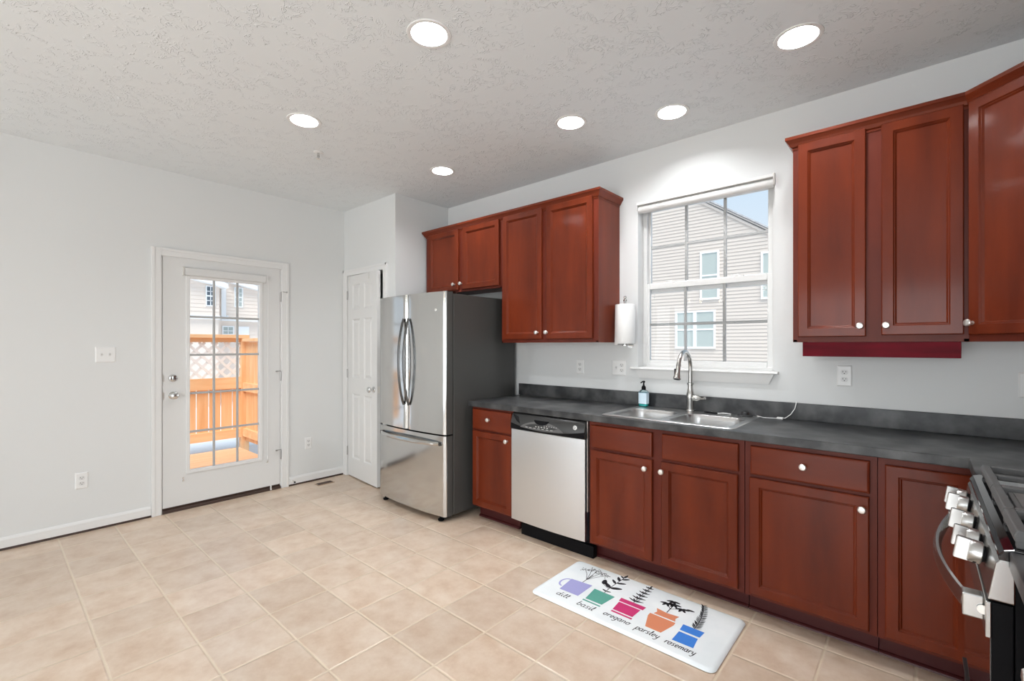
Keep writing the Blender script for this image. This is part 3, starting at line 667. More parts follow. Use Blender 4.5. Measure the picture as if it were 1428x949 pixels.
for x in (FX0+.07, FX1-.085):
    mb = MB(); mb.lathe([(.020, 0), (.024, .004), (.024, .014), (.010, .018), (.010, .048)], (x, -.81, 0)); mb.box(x-.035, x+.035, -.80, -.74, .018, .047); mb.build('foot', 'black', fr)
for x in (FX0+.06, FX1-.06):
    MB().cyl((x-.015, -.12, .022), (x+.015, -.12, .022), .0215).build('roller', 'black', fr)

# ------------------------------------------------------------------ dishwasher
X0, X1 = -2.206, -1.580
dw = thing('dishwasher', 'stainless dishwasher with black control strip under the counter', 'dishwasher', ((X0+X1)/2, -.3, 0))
MB().box(X0+.006, X1+.005, -.600, -.05, .10, .874).build('body', 'black', dw, smooth=0)
def dwf(x): return -.640-.012*(1-((x-(X0+X1)/2)/((X1-X0)/2))**2)
n = 14; fr_ = [(X0+.004+(X1-X0-.010)*i/n) for i in range(n+1)]
pts = [(X0+.004, -.602)]+[(x, dwf(x)) for x in fr_]+[(X1-.006, -.602)]
MB().rings([[(x, y, z) for x, y in pts] for z in (.114, .757)]).build('door', 'steelv', dw, smooth=40)
# control strip: a bowed console leaning back at its top, with a scooped grip and lens-shaped keypad
loops = []
for z, o in ((.760, 0), (.775, -.004), (.80, -.004), (.845, .008), (.868, .018), (.872, .024)):
    loops.append([(X0+.002, -.602, z)]+[(x, dwf(x)-.004+o, z) for x in fr_]+[(X1-.002, -.602, z)])
cp = MB().rings(loops).build('control_panel', 'panelgrey', dw, smooth=40)
def onp(x, z): # point on console front
    o = -.004 if z < .80 else (-.004+.012*(z-.80)/.045 if z < .845 else .008+.010*(z-.845)/.023)
    return Vector((x, dwf(x)-.004+o, z))
def decal(poly, nm, mt, par, lift=.0012):
    mb = MB(); q = [onp(x, z)+Vector((0, -lift, -lift*.2)) for x, z in poly]
    c0 = Vector((sum(p.x for p in q)/len(q), sum(p.y for p in q)/len(q)-.0006, sum(p.z for p in q)/len(q)))
    mb.rings([[p+Vector((0, .004, 0)) for p in q], q]); return mb.build(nm, mt, par, smooth=0)
xm = (X0+X1)/2-.03
low = [(X0+.004+(X1-X0-.008)*i/16, .764) for i in range(17)]; upc = [(X1-.004-(X1-X0-.008)*i/16, .764+.036*abs(1-2*i/16)**1.7+.004) for i in range(17)]
for i in range(16):
    a0, a1 = low[i], low[i+1]; b1, b0 = upc[15-i], upc[16-i]
    if i == 0: mb = MB()
    mb.rings([[onp(*p)+Vector((0, d, 0)) for p in (a0, a1, b1, b0)] for d in (.003, -.0012)])
mb.build('lower_band', 'black', cp, smooth=0)
mb = MB()
N = 20
tops = [(xm-.185+.37*i/N, .783+.052*math.sin(PI*i/N)**.7) for i in range(N+1)]; bots = [(xm-.185+.37*i/N, .783-.008*math.sin(PI*i/N)) for i in range(N+1)]
for i in range(N): mb.rings([[onp(*p)+Vector((0, d, 0)) for p in (bots[i], bots[i+1], tops[i+1], tops[i])] for d in (.003, -.0018)])
kp = mb.build('keypad', 'castiron', cp, smooth=0)
mb = MB()
for i in range(7): x = xm-.125+.036*i; q = onp(x, .788); mb.box(x-.009, x+.009, q.y-.0026, q.y+.003, .786, .790)
for i in range(5): x = xm-.04+.024*i; q = onp(x, .800); mb.box(x-.006, x+.006, q.y-.0026, q.y+.003, .797, .803)
for i in range(6): x = xm+.03+.02*i; q = onp(x, .811); mb.box(x-.005, x+.003, q.y-.0026, q.y+.003, .809, .812)
mb.build('button_markings', 'panelmark', kp, smooth=0)
mb = MB()
for i in range(8):
    xa = xm-.062+.124*i/8; xb2 = xm-.062+.124*(i+1)/8
    def dp(x): return .838-.024*math.sqrt(max(0, 1-((x-xm)/.0625)**2))
    mb.rings([[onp(*p)+Vector((0, d, 0)) for p in ((xa, dp(xa)), (xb2, dp(xb2)), (xb2, .842), (xa, .842))] for d in (.003, -.0024)])
mb.build('grip_recess', 'black', cp, smooth=0)
mb = MB()
for i in range(5):
    z = .858-.009*i; xa = X0+.014+.010*i; xc = X0+.075+.004*i
    mb.rings([[onp(*p)+Vector((0, d, 0)) for p in ((xa, z), (xc, z-.016), (xc, z-.012), (xa, z+.004))] for d in (.003, -.0016)])
mb.build('vent_slots', 'black', cp, smooth=0)
q = onp(X1-.075, .826); mb = MB(); mb.lathe([(.014, 0), (.014, .0035), (.0125, .0045), (.001, .0045)], (q.x, q.y+.001, q.z), (0, -1, .15)); em = mb.build('emblem', 'white', cp)
mb = MB()
for r, a0, a1 in ((.0085, .3, 4.6), (.0045, 2.2, 6.8)):
    mb.tube([(q.x+r*math.cos(a0+(a1-a0)*i/12), q.y-.0040-.0005*i/12, q.z+r*math.sin(a0+(a1-a0)*i/12)) for i in range(13)], .0009, 6, up=(0, 1, 0))
mb.build('monogram', 'black', em)
mb = MB(); mb.box(-2.150, -1.553, -.592, -.55, 0, .078); mb.box(-2.150, -1.58, -.57, -.55, .078, .11); mb.build('toe_panel', 'black', dw, smooth=0, bevel=.002)
MB().box(X1+.002, X1+.005, -.626, -.60, .30, .874).build('side_trim', 'nickel', dw, smooth=0)

# ------------------------------------------------------------------ range
RY0, RY1 = -1.705, -.934
rg = thing('stove', 'stainless gas range with front knobs at the right frame edge', 'stove', (.45, -1.32, 0))
mb = MB(); mb.box(.152, .775, RY0+.004, RY1-.003, .05, .895); mb.box(.22, .75, RY0+.04, RY1-.04, 0, .05); mb.build('body', 'black', rg, smooth=0)
yl = RY1-RY0
MB().prism([(.152, RY0, .806), (.110, RY0, .806), (.1225, RY0, .888), (.130, RY0, .897), (.152, RY0, .897)], (0, yl, 0)).build('control_panel', 'rangesteel', rg, smooth=0, bevel=.003)
MB().prism([(.150, RY0+.002, .893), (.128, RY0+.002, .893), (.126, RY0+.002, .905), (.135, RY0+.002, .917), (.150, RY0+.002, .922), (.782, RY0+.002, .922), (.782, RY0+.002, .893)], (0, yl-.004, 0)).build('cooktop', 'blackgl', rg, smooth=0, bevel=.003)
mb = MB(); mb.box(.116, .150, RY0+.006, RY1-.006, .300, .800); od = mb.build('oven_door', 'black', rg, smooth=0, bevel=.002)
MB().box(.1145, .1165, RY0+.008, RY1-.008, .302, .722).build('door_glass', 'blackgl', od, smooth=0)
MB().box(.107, .116, RY0+.002, RY1-.002, .722, .800).build('steel_trim', 'rangesteel', od, smooth=0, bevel=.0015)
mb = MB(); mb.prism([(.150, RY0+.006, .085), (.116, RY0+.006, .085), (.113, RY0+.006, .27), (.109, RY0+.006, .288), (.109, RY0+.006, .296), (.150, RY0+.006, .296)], (0, yl-.012, 0)); mb.build('storage_drawer', 'panelgrey', rg, smooth=0, bevel=.002)
pts = []
for i in range(25):
    s = i/24; pts.append((.080-.042*math.sin(PI*s)**.9, RY0+.050+(yl-.1)*s, .772-.006*math.sin(PI*s)))
MB().tube(pts, 0, flat=(.009, .020), up=(0, 0, 1)).build('handle', 'rangesteel', od, smooth=30)
mb = MB()
for y in (RY0+.048, RY1-.048): MB().box(.072, .1072, y-.018, y+.018, .745, .797).build('handle_mount', 'rangesteel', od, smooth=0, bevel=.003)
mb = MB(); 
for y in (RY0+.024,): mb.lathe([(.010, 0), (.010, .003), (.001, .003)], (.105, y+.004, .770), (0, -1, 0), 14)
mb.build('screw_cap', 'nickel', od)
for i, y in enumerate((-1.040, -1.125, -1.310, -1.468, -1.565)):
    ax = Vector((-1, 0, .15)).normalized(); O = Vector((.1165, y, .857))
    mb = MB(); mb.lathe([(.019, 0), (.019, .006)], O, ax, 20); kb = None
    mb2 = MB(); mb2.lathe([(.024, .005), (.0265, .007), (.0265, .024), (.0235, .029), (.001, .029)], O, ax, 26)
    k_ = mb2.build('control_knob', 'knobm', rg)
    mb.build('shaft_collar', 'black', k_)
    up_ = Vector((.15, 0, 1)).normalized(); sd_ = Vector((0, 1, 0)); mb = MB()
    def bar(h0, h1, w_, d): c_ = O+ax*d; return [c_+up_*h0-sd_*w_, c_+up_*h0+sd_*w_, c_+up_*h1+sd_*w_, c_+up_*h1-sd_*w_]
    mb.rings([bar(-.026, .026, .0075, .026), bar(-.027, .027, .006, .050), bar(-.025, .025, .005, .053)])
    mb.build('grip', 'knobm', k_, smooth=0, bevel=.001)
    mb = MB()
    for j in range(5):
        a_ = -2.3+.32*j; c_ = O+ax*.016+up_*(.0267*math.sin(a_))+sd_*(.0267*math.cos(a_)); mb.box(c_.x-.003, c_.x+.003, c_.y-.0008, c_.y+.0008, c_.z-.0010, c_.z+.0010)
    mb.build('tick_marks', 'black', k_, smooth=0)
GZ0, GZ1 = .9225, .962
def gbar(mb, x0, x1, y0, y1, z0=.940): mb.box(x0, x1, y0, y1, z0, GZ1)
for (y0, y1, plate) in ((-1.252, -.968, False), (-1.500, -1.256, True), (-1.690, -1.504, False)):
    gname = 'griddle' if plate else 'grate'
    mb = MB(); gx0, gx1 = .152, .735
    mb.prism([(gx0, y0, .936), (gx0-.002, y0, .950), (gx0+.003, y0, GZ1), (gx0+.020, y0, GZ1), (gx0+.024, y0, .936)], (0, y1-y0, 0))
    gbar(mb, gx1-.02, gx1, y0, y1); gbar(mb, gx0+.02, gx1-.02, y0, y0+.014); gbar(mb, gx0+.02, gx1-.02, y1-.014, y1)
    for x in (gx0+.002, gx1-.02):
        for y in (y0, y1-.016): mb.box(x, x+.016, y, y+.016, GZ0, .940)
    if plate:
        mb.box(gx0+.03, gx1-.03, y0+.014, y1-.014, .938, .950)
    else:
        ym = (y0+y1)/2
        gbar(mb, (gx0+gx1)/2-.008, (gx0+gx1)/2+.008, y0+.014, y1-.014)
        for x in (gx0+.15, gx1-.15):
            gbar(mb, x-.006, x+.006, y0+.014, ym-.035, .946); gbar(mb, x-.006, x+.006, ym+.035, y1-.014, .946)
        gbar(mb, gx0+.024, gx0+.10, ym-.006, ym+.006, .946); gbar(mb, gx1-.10, gx1-.02, ym-.006, ym+.006, .946); gbar(mb, gx0+.2, gx1-.2, ym-.006, ym+.006, .946)
    g_ = mb.build(gname, 'castiron', rg, smooth=0, bevel=.003)
    if plate: MB().box(gx0+.04, gx1-.04, y0+.026, y1-.026, .950, .953).build('plate', 'greyplate', g_, smooth=0)
    if not plate:
        for x in (gx0+.15, gx1-.15): MB().lathe([(.045, 0), (.045, .006), (.030, .008), (.030, .014), (.026, .018), (.001, .018)], (x, (y0+y1)/2, .9222)).build('burner', 'nickel', rg)

# ------------------------------------------------------------------ kitchen mat with printed herbs
mt = MB(); MX0, MX1, MY0, MY1 = -1.602, -.632, -1.168, -.682
def ml(i, z): return [(x, y, z) for x, y in rrect(MX0+i, MX1-i, MY0+i, MY1-i, .035-i*.6, 6)]
mt.rings([ml(.006, .0008), ml(0, .004), ml(.004, .010), ml(.016, .0145), ml(.020, .015)])
ZP = .0153
def poly(pts, mi, z=ZP):
    mt.mi = mi; mt.face([mt.v((x, y, z)) for x, y in pts]); mt.mi = 0
def ribbon(pts, wd, mi=6, z=ZP+.0002):
    P = [Vector(p) for p in pts]; mt.mi = mi; L_, R2 = [], []
    for i, p in enumerate(P):
        d = (P[min(i+1, len(P)-1)]-P[max(i-1, 0)]); d = d.normalized() if d.length > 1e-7 else Vector((1, 0)); nn = Vector((-d.y, d.x))
        L_.append(mt.v((p.x+nn.x*wd/2, p.y+nn.y*wd/2, z))); R2.append(mt.v((p.x-nn.x*wd/2, p.y-nn.y*wd/2, z)))
    for i in range(len(P)-1): mt.face((R2[i], R2[i+1], L_[i+1], L_[i]))
    mt.mi = 0
def leaf(x, y, ang, ln, wd):
    c_, s_ = math.cos(ang), math.sin(ang); pts = []
    for t_ in range(13):
        a_ = 2*PI*t_/12
        u = .5-.5*math.cos(a_); v_ = math.sin(a_)*wd/2*(1-.35*u)
        if t_ < 12: pts.append((x+c_*ln*u-s_*v_, y+s_*ln*u+c_*v_))
    poly(pts, 6, ZP+.0003)
# pots
poly([(-1.500, -.915), (-1.370, -.902), (-1.372, -1.045), (-1.489, -1.049)], 1)
ribbon([(-1.500+.0-.032*math.sin(PI*i/10), -.935-.045*(1-math.cos(PI*i/10))+.01) for i in range(11)], .010, 1)
poly([(-1.344, -.922), (-1.218, -.924), (-1.233, -1.036), (-1.330, -1.038)], 2); poly([(-1.336, -1.049), (-1.231, -1.049), (-1.231, -1.060), (-1.336, -1.060)], 2)
poly([(-1.189, -.908), (-1.049, -.908), (-1.051, -.942), (-1.185, -.942)], 3); poly([(-1.180, -.950), (-1.060, -.950), (-1.064, -1.032), (-1.172, -1.032)], 3); poly([(-1.171, -1.041), (-1.058, -1.041), (-1.058, -1.054), (-1.171, -1.054)], 3)
poly([(-1.006, -.875), (-.949, -.885), (-.890, -.877), (-.898, -.905), (-.890, -.929), (-1.000, -.929), (-.992, -.905)], 4); poly([(-1.014, -.938), (-.885, -.938), (-.884, -.965), (-.907, -1.058), (-.984, -1.058), (-1.013, -.965)], 4)
poly([(-.853, -.923), (-.753, -.923), (-.757, -.976), (-.849, -.976)], 5); poly([(-.847, -.990), (-.760, -.990), (-.752, -1.070), (-.848, -1.073)], 5)
# dill
rnd = random.Random(7)
ribbon([(-1.430, -.908), (-1.430, -.86), (-1.427, -.80)], .004)
for a_ in (-.95, -.5, -.1, .3, .75):
    ex, ey = -1.428+.085*math.sin(a_), -.815+.075*math.cos(a_); ribbon([(-1.430, -.868), ((ex-1.430)/2, (ey-.86)/2+.006), (ex, ey)], .003)
    for q in range(10):
        b_ = rnd.uniform(0, 2*PI); rr2 = rnd.uniform(.008, .026); fx, fy2 = ex+rr2*math.cos(b_), ey+rr2*math.sin(b_)
        ribbon([(ex, ey), (fx, fy2)], .0015); leaf(fx, fy2, b_, .009, .006)
# basil
ribbon([(-1.283, -.922), (-1.284, -.85), (-1.280, -.78), (-1.276, -.70)], .004)
for x, y, a_, l_, w_ in ((-1.284, -.86, 2.5, .062, .030), (-1.283, -.86, .5, .066, .030), (-1.282, -.80, 2.4, .050, .020), (-1.280, -.79, .5, .052, .022), (-1.279, -.76, 2.2, .05, .022), (-1.277, -.735, .7, .045, .020), (-1.276, -.71, 1.5, .042, .018), (-1.276, -.715, 2.6, .032, .014), (-1.283, -.905, 2.8, .028, .013), (-1.283, -.905, .3, .028, .012)): leaf(x, y, a_, l_, w_)
leaf(-1.330, -.848, 1.9, .055, .036); ribbon([(-1.284, -.875), (-1.330, -.848)], .003)
# oregano
ribbon([(-1.119, -.907), (-1.118, -.80), (-1.116, -.71)], .004)
for k in range(6):
    y = -.895+.034*k; l_ = .045-.004*k
    for a_ in (2.75, .4, 2.2, .95): leaf(-1.118, y, a_, l_*(.7 if a_ in (2.2, .95) else 1), .011)
leaf(-1.116, -.715, PI/2, .028, .012)
# parsley
ribbon([(-.952, -.882), (-.952, -.83), (-.950, -.79)], .0045); ribbon([(-.952, -.84), (-.905, -.80), (-.885, -.79)], .0035); ribbon([(-.952, -.84), (-.985, -.795)], .0035)
for x, y in ((-.985, -.795), (-.950, -.785), (-.905, -.80), (-.965, -.76)):
    for a_ in (.2, 1.0, 1.9, 2.8): leaf(x, y, a_+x*3, .036, .018)
leaf(-.887, -.79, .1, .04, .018)
# rosemary
rs = [(-.800, -.922), (-.800, -.87), (-.806, -.81), (-.818, -.75), (-.834, -.70)]
ribbon(rs, .004)
for k in range(22):
    s = k/21*3.99; i = int(s); f_ = s-i; x = rs[i][0]+(rs[i+1][0]-rs[i][0])*f_; y = rs[i][1]+(rs[i+1][1]-rs[i][1])*f_
    for a_ in (2.35, .75): leaf(x, y, a_+rnd.uniform(-.15, .15), .034-.0006*k, .0065)
# handwritten names as ink strokes
def arc(cx, cy, rx, ry, a0, a1, n=8): return [(cx+rx*math.cos(math.radians(a0+(a1-a0)*i/n)), cy+ry*math.sin(math.radians(a0+(a1-a0)*i/n))) for i in range(n+1)]
GL = {
 'd': (.95, [arc(.35, .5, .35, .5, 20, 380, 14), [(.70, 1.9), (.70, .15), (.85, 0), (.95, .1)]]),
 'i': (.42, [[(.1, 1), (.1, .15), (.25, 0), (.42, .12)], [(.08, 1.45), (.14, 1.55)]]),
 'l': (.48, [[(0, .2), (.25, 1.2), (.22, 1.8), (.1, 1.7), (.1, .2), (.25, 0), (.48, .15)]]),
 'b': (.90, [[(.1, 1.9), (.1, .1)], arc(.42, .5, .34, .5, 170, -190, 14)]),
 'a': (.90, [arc(.35, .5, .35, .5, 20, 380, 14), [(.68, 1), (.68, .15), (.8, 0), (.9, .1)]]),
 's': (.75, [[(.6, .9), (.4, 1.02), (.15, .9), (.15, .7), (.5, .4), (.55, .2), (.35, 0), (.05, .1)]]),
 'o': (.88, [arc(.36, .5, .36, .5, 80, 440, 14), [(.4, 1), (.6, .88), (.88, .95)]]),
 'r': (.70, [[(.1, 1), (.12, 0)], [(.12, .6), (.3, .95), (.5, 1.0), (.66, .85)]]),
 'e': (.80, [[(.08, .5), (.6, .55)]+arc(.36, .5, .32, .5, 10, 320, 12)]),
 'g': (.92, [arc(.35, .5, .35, .5, 20, 380, 14), [(.70, 1), (.70, -.5), (.45, -.85), (.1, -.65)]]),
 'n': (.92, [[(.1, 1), (.1, 0)], [(.1, .6), (.3, .95), (.55, .98), (.68, .75), (.70, .15), (.85, 0)]]),
 'p': (.90, [[(.1, 1), (.1, -.85)], arc(.44, .5, .34, .5, 170, -190, 14)]),
 'y': (.88, [[(.08, 1), (.12, .3), (.35, .05), (.65, .35)], [(.72, 1), (.66, -.4), (.4, -.85), (.05, -.65)]]),
 'm': (1.35, [[(.1, 1), (.1, 0)], [(.1, .6), (.3, .95), (.5, .95), (.62, .7), (.62, 0)], [(.62, .6), (.8, .95), (1.0, .95), (1.12, .7), (1.14, .12), (1.3, 0)]]),
}
def write(word, x0, x1, yb, xh):
    tot = sum(GL[c_][0]+.12 for c_ in word); k = (x1-x0)/tot; x = 0
    for c_ in word:
        for st_ in GL[c_][1]: ribbon([(x0+(x+px)*k+py*xh*.18, yb+py*xh) for px, py in st_], .0042)
        x += GL[c_][0]+.12
write('dill', -1.474, -1.398, -1.105, .021); write('basil', -1.338, -1.238, -1.116, .023); write('oregano', -1.188, -1.045, -1.104, .021)
write('parsley', -1.014, -.897, -1.108, .022); write('rosemary', -.868, -.730, -1.114, .021)
tag(mt.build('kitchen_mat', ['matfoam', 'p_dill', 'p_basil', 'p_oreg', 'p_pars', 'p_rose', 'ink'], smooth=40, recalc=True), 'white cushioned floor mat printed with five potted herbs and their names', 'mat')

# ------------------------------------------------------------------ ceiling fittings
LL = ['recessed ceiling light in the middle of the near row, largest left of the picture centre', 'recessed ceiling light closest to the right-hand wall cabinets',
      'recessed ceiling light near the left wall, beside the sprinkler head', 'recessed ceiling light in line between the fridge light and the right cabinet light',
      'recessed ceiling light just in front of the window', 'recessed ceiling light above the fridge and the pantry corner']
for (x, y), l in zip(LAMPS, LL):
    r = thing('recessed_light', l, 'ceiling light', (x, y, H), group='recessed ceiling lights')
    MB().lathe([(.100, -.0002), (.099, -.004), (.088, -.006), (.080, -.003), (.080, .004), (.084, .004), (.084, .0), (.100, -.0002)], (x, y, H), caps=False).build('trim_ring', 'white', r)
    mb = MB(); sg = 28
    mb.rings([[(x+rr*math.cos(2*PI*i/sg), y+rr*math.sin(2*PI*i/sg), H+h) for i in range(sg)] for rr, h in ((.081, .003), (.068, .075), (.066, .085))], False, True); mb.build('reflector', 'reflector', r)
    MB().lathe([(.0, .034), (.030, .036), (.050, .042), (.060, .053), (.060, .062), (.001, .062)], (x, y, H)).build('lens', 'lens', r)
sp = thing('sprinkler_head', 'small chrome fire sprinkler head hanging from the ceiling', 'sprinkler', (-3.281, -1.54, H))
MB().lathe([(.034, -.0002), (.034, -.003), (.024, -.006), (.012, -.007)], (-3.281, -1.54, H)).build('escutcheon', 'white', sp)
mb = MB(); mb.cyl((-3.281, -1.54, H-.03), (-3.281, -1.54, H-.005), .009)
for s in (-1, 1): mb.tube([(-3.281+s*.008, -1.54, H-.022), (-3.281+s*.014, -1.54, H-.034), (-3.281+s*.003, -1.54, H-.048)], .0025, 6)
mb.build('frame', 'chrome', sp); MB().lathe([(.002, 0), (.016, .001), (.016, .003), (.002, .004)], (-3.281, -1.54, H-.052)).build('deflector', 'nickel', sp)

# ------------------------------------------------------------------ outlets and switches (built facing -y, turned onto their wall)
def outlet(label, loc, rz=0, gangs=('o',), group='wall outlets'):
    n = len(gangs); wd = .070+.046*(n-1)
    nm, ct_ = ('light_switch', 'switch') if gangs[0] == 's' and n > 1 and gangs[1] == 's' else ('outlet', 'outlet')
    r = thing(nm, label, ct_, loc, rz, group)
    MB().panel((-wd/2, -.0065, -.058), (1, 0, 0), (0, 0, 1), wd, .116, [(0, .004), (.006, 0)], .0064).build('cover_plate', 'white', r, local=True, smooth=0)
    for i, g in enumerate(gangs):
        cx = (i-(n-1)/2)*.046
        if g == 'o':
            for s in (1, -1):
                mb = MB(); mb.rings([[(cx+px, y, s*.0195+pz) for px, pz in rrect(-.0165, .0165, -.0135, .0135, .011)] for y in (-.0064, -.0078)]); rc = mb.build('receptacle', 'vinyl', r, local=True)
                mb = MB(); mb.box(cx-.008, cx-.0058, -.0084, -.0070, s*.0195-.001, s*.0195+.008); mb.box(cx+.0058, cx+.008, -.0084, -.0070, s*.0195-.000, s*.0195+.007); mb.lathe([(.0027, 0), (.0027, .001)], (cx, -.0076, s*.0195-.0065), (0, -1, 0), 10)
                mb.build('slots', 'slot', rc, local=True, smooth=0)
        else:
            MB().box(cx-.006, cx+.006, -.0074, -.006, -.013, .013).build('slot_frame', 'slot' if 0 else 'vinyl', r, local=True, smooth=0)
            MB().prism([(cx-.0045, -.0065, -.006), (cx-.0045, -.018, .004), (cx-.0045, -.018, .009), (cx-.0045, -.0065, .007)], (.009, 0, 0)).build('toggle', 'vinyl', r, local=True, smooth=0)
            for z in (.030, -.030): MB().lathe([(.003, 0), (.002, .001)], (cx, -.0062, z), (0, -1, 0), 8).build('screw', 'nickel', r, local=True)
    return r
outlet('outlet on the window wall below the tall cabinet, nearest the fridge', (-2.034, 0, 1.183))
outlet('double-gang switch and outlet plate under the paper towel roll', (-1.690, 0, 1.186), 0, ('s', 'o'))
outlet('outlet under the red valance of the right-hand wall cabinet', (-.312, 0, 1.186))
outlet('outlet at the right frame edge above the corner backsplash', (.375, 0, 1.172))
outlet('double light switch on the left wall beside the patio door', (XL, -2.547, 1.285), PI/2, ('s', 's'), 'wall switches')
outlet('outlet low on the left wall, left of the patio door', (XL, -2.678, .376), PI/2)
outlet('outlet low on the left wall between the patio door and the pantry', (XL, -1.022, .386), PI/2)
ds = thing('door_stop', 'small spring door stop on the baseboard right of the patio door', 'door stop', (XL+.013, -1.184, .045))
mb = MB(); mb.lathe([(.010, 0), (.010, .003), (.006, .006), (.006, .05)], (XL+.0132, -1.184, .045), (1, 0, 0), 12); mb.build('spring', 'nickel', ds); MB().lathe([(.008, 0), (.009, .004), (.007, .012), (.001, .013)], (XL+.0632, -1.184, .045), (1, 0, 0), 12).build('tip', 'rubber', ds)
fv = thing('floor_vent', 'small brown floor register near the pantry corner', 'vent', (-4.385, -.94, 0))
MB().panel((-4.428, -1.024, .005), (1, 0, 0), (0, 1, 0), .088, .170, [(0, .003), (.004, 0)], .0048).build('frame', 'tan', fv, smooth=0)
mb = MB(); mb.box(-4.416, -4.352, -1.010, -.868, .0035, .0056)
for i in range(12): y = -1.003+.0115*i; mb.box(-4.414, -4.354, y, y+.006, .0056, .007)
mb.build('grille', 'brownvent', fv, smooth=0)

# ------------------------------------------------------------------ chandelier in the dining area (mirrored in the window glass)
ch = thing('chandelier', 'five-arm chandelier hanging in the dining area, mirrored in the lower window panes', 'chandelier', (-2.5, -4.1, 1.95))
mb = MB(); mb.cyl((-2.5, -4.1, 2.0), (-2.5, -4.1, H), .006); mb.lathe([(.05, 0), (.05, .02), (.01, .03)], (-2.5, -4.1, H-.031)); mb.lathe([(.005, -.12), (.03, -.09), (.02, -.03), (.035, 0), (.012, .05)], (-2.5, -4.1, 2.0)); mb.build('stem', 'nickel', ch)
for i in range(5):
    a_ = 2*PI*i/5+.3; c_, s_ = math.cos(a_), math.sin(a_)
    am = MB().tube([(-2.5+c_*r, -4.1+s_*r, z) for r, z in ((.02, 1.97), (.10, 1.91), (.19, 1.92), (.25, 1.98), (.25, 2.02))], .006, 8).build('arm', 'nickel', ch)
    MB().lathe([(.010, 0), (.018, .02), (.021, .04), (.015, .06), (.001, .065)], (-2.5+c_*.25, -4.1+s_*.25, 2.02)).build('bulb_shade', mat('chandelier_glow', (.9, .85, .75), .5, emit=((1, .78, .5), 25)) if i == 0 else bpy.data.materials['chandelier_glow'], am)

# ------------------------------------------------------------------ outside the patio door: deck, fence, neighbour
GZ = -1.2
MB().box(-60, XL-.16, -40, 40, GZ-.2, GZ).build('ground', 'ground', smooth=0, kind='structure')
MB().box(XL-.16, 20, .17, 40, GZ-.2, GZ).build('ground', 'ground', smooth=0, kind='structure')
MB().box(-9.8, -7.42, -4, 3, GZ, -.12).build('yard', 'ground', smooth=0, kind='structure')
dk = thing('deck', 'cedar deck boards outside the patio door', 'deck', (-6, -1.9, -.10))
nb = 18
for i in range(nb):
    x1 = XL-.17-i*.14; MB().box(x1-.134, x1, -3.3, -.76, -.128, -.09).build('deck_board', 'deck', dk, smooth=0)
FXF = -7.30; Z0 = -.09
fn = thing('fence', 'cedar deck fence with white lattice along its top, facing the patio door', 'fence', (FXF, -1.9, Z0))
y0, y1 = -3.3, -.70
MB().box(FXF-.07, FXF+.07, y0, y1+.07, 1.452, 1.502).build('cap_rail', 'cedarh', fn, smooth=0, bevel=.004)
MB().box(FXF-.02, FXF+.02, y0, y1-.03, 1.395, 1.452).build('top_rail', 'cedarh', fn, smooth=0)
MB().box(FXF-.02, FXF+.035, y0, y1-.03, .745, .90).build('middle_rail', 'cedarh', fn, smooth=0)
MB().box(FXF-.02, FXF+.035, y0, y1-.03, .045, .165).build('bottom_rail', 'cedarh', fn, smooth=0)
i = 0; y = y0
while y < y1-.10:
    MB().box(FXF-.030, FXF-.016, y, min(y+.134, y1-.03), .10, .80).build('board', 'cedar', fn, smooth=0); y += .146
# lattice
mb = MB(); lz0, lz1 = .905, 1.392; stp_ = .150; wl = .034
def clip(p0, p1):
    (ya, za), (yb, zb) = p0, p1; t0, t1 = 0., 1.
    for a_, d_, lo, hi in ((ya, yb-ya, y0, y1-.03), (za, zb-za, lz0, lz1)):
        ta, tb = (lo-a_)/d_, (hi-a_)/d_
        if ta > tb: ta, tb = tb, ta
        t0, t1 = max(t0, ta), min(t1, tb)
    return (t0, t1) if t1-t0 > .03 else None
for sgn, xo in ((1, 0), (-1, .008)):
    k = -20
    while k < 40:
        yy = y0+k*stp_; p0 = (yy, lz0-.3); p1 = (yy+sgn*1.2, lz0+.9); c_ = clip(p0, p1); k += 1
        if not c_: continue
        q = [(p0[0]+(p1[0]-p0[0])*t_, p0[1]+(p1[1]-p0[1])*t_) for t_ in c_]
        nn = Vector((-(q[1][1]-q[0][1]), q[1][0]-q[0][0])).normalized()*wl/2
        mb.prism([(FXF-.012+xo, q[0][0]+nn.x, q[0][1]+nn.y), (FXF-.012+xo, q[1][0]+nn.x, q[1][1]+nn.y), (FXF-.012+xo, q[1][0]-nn.x, q[1][1]-nn.y), (FXF-.012+xo, q[0][0]-nn.x, q[0][1]-nn.y)], (.007, 0, 0))
tag(mb.build('lattice', 'outtrim', fn, smooth=0), 'white crossed lattice')
MB().box(FXF-.05, FXF+.05, y1-.03, y1+.07, GZ, 1.452).build('post', 'cedar', fn, smooth=0)
fs_ = thing('fence', 'cedar board fence closing the right side of the deck', 'fence', (-6, -.68, Z0))
SYF = -.66
x = FXF+.055; nbd = 0
while x < XL-.40:
    MB().box(x, x+.134, SYF-.014, SYF, Z0+.08, 1.40).build('board', 'cedar', fs_, smooth=0); x += .142
MB().box(FXF+.075, XL-.3, SYF-.075, SYF+.05, 1.405, 1.45).build('cap_rail', 'cedarh', fs_, smooth=0, bevel=.004)
MB().box(FXF+.052, XL-.3, SYF-.055, SYF-.014, .70, .82).build('middle_rail', 'cedarh', fs_, smooth=0)
MB().box(FXF+.052, XL-.3, SYF-.055, SYF-.014, .06, .17).build('bottom_rail', 'cedarh', fs_, smooth=0)

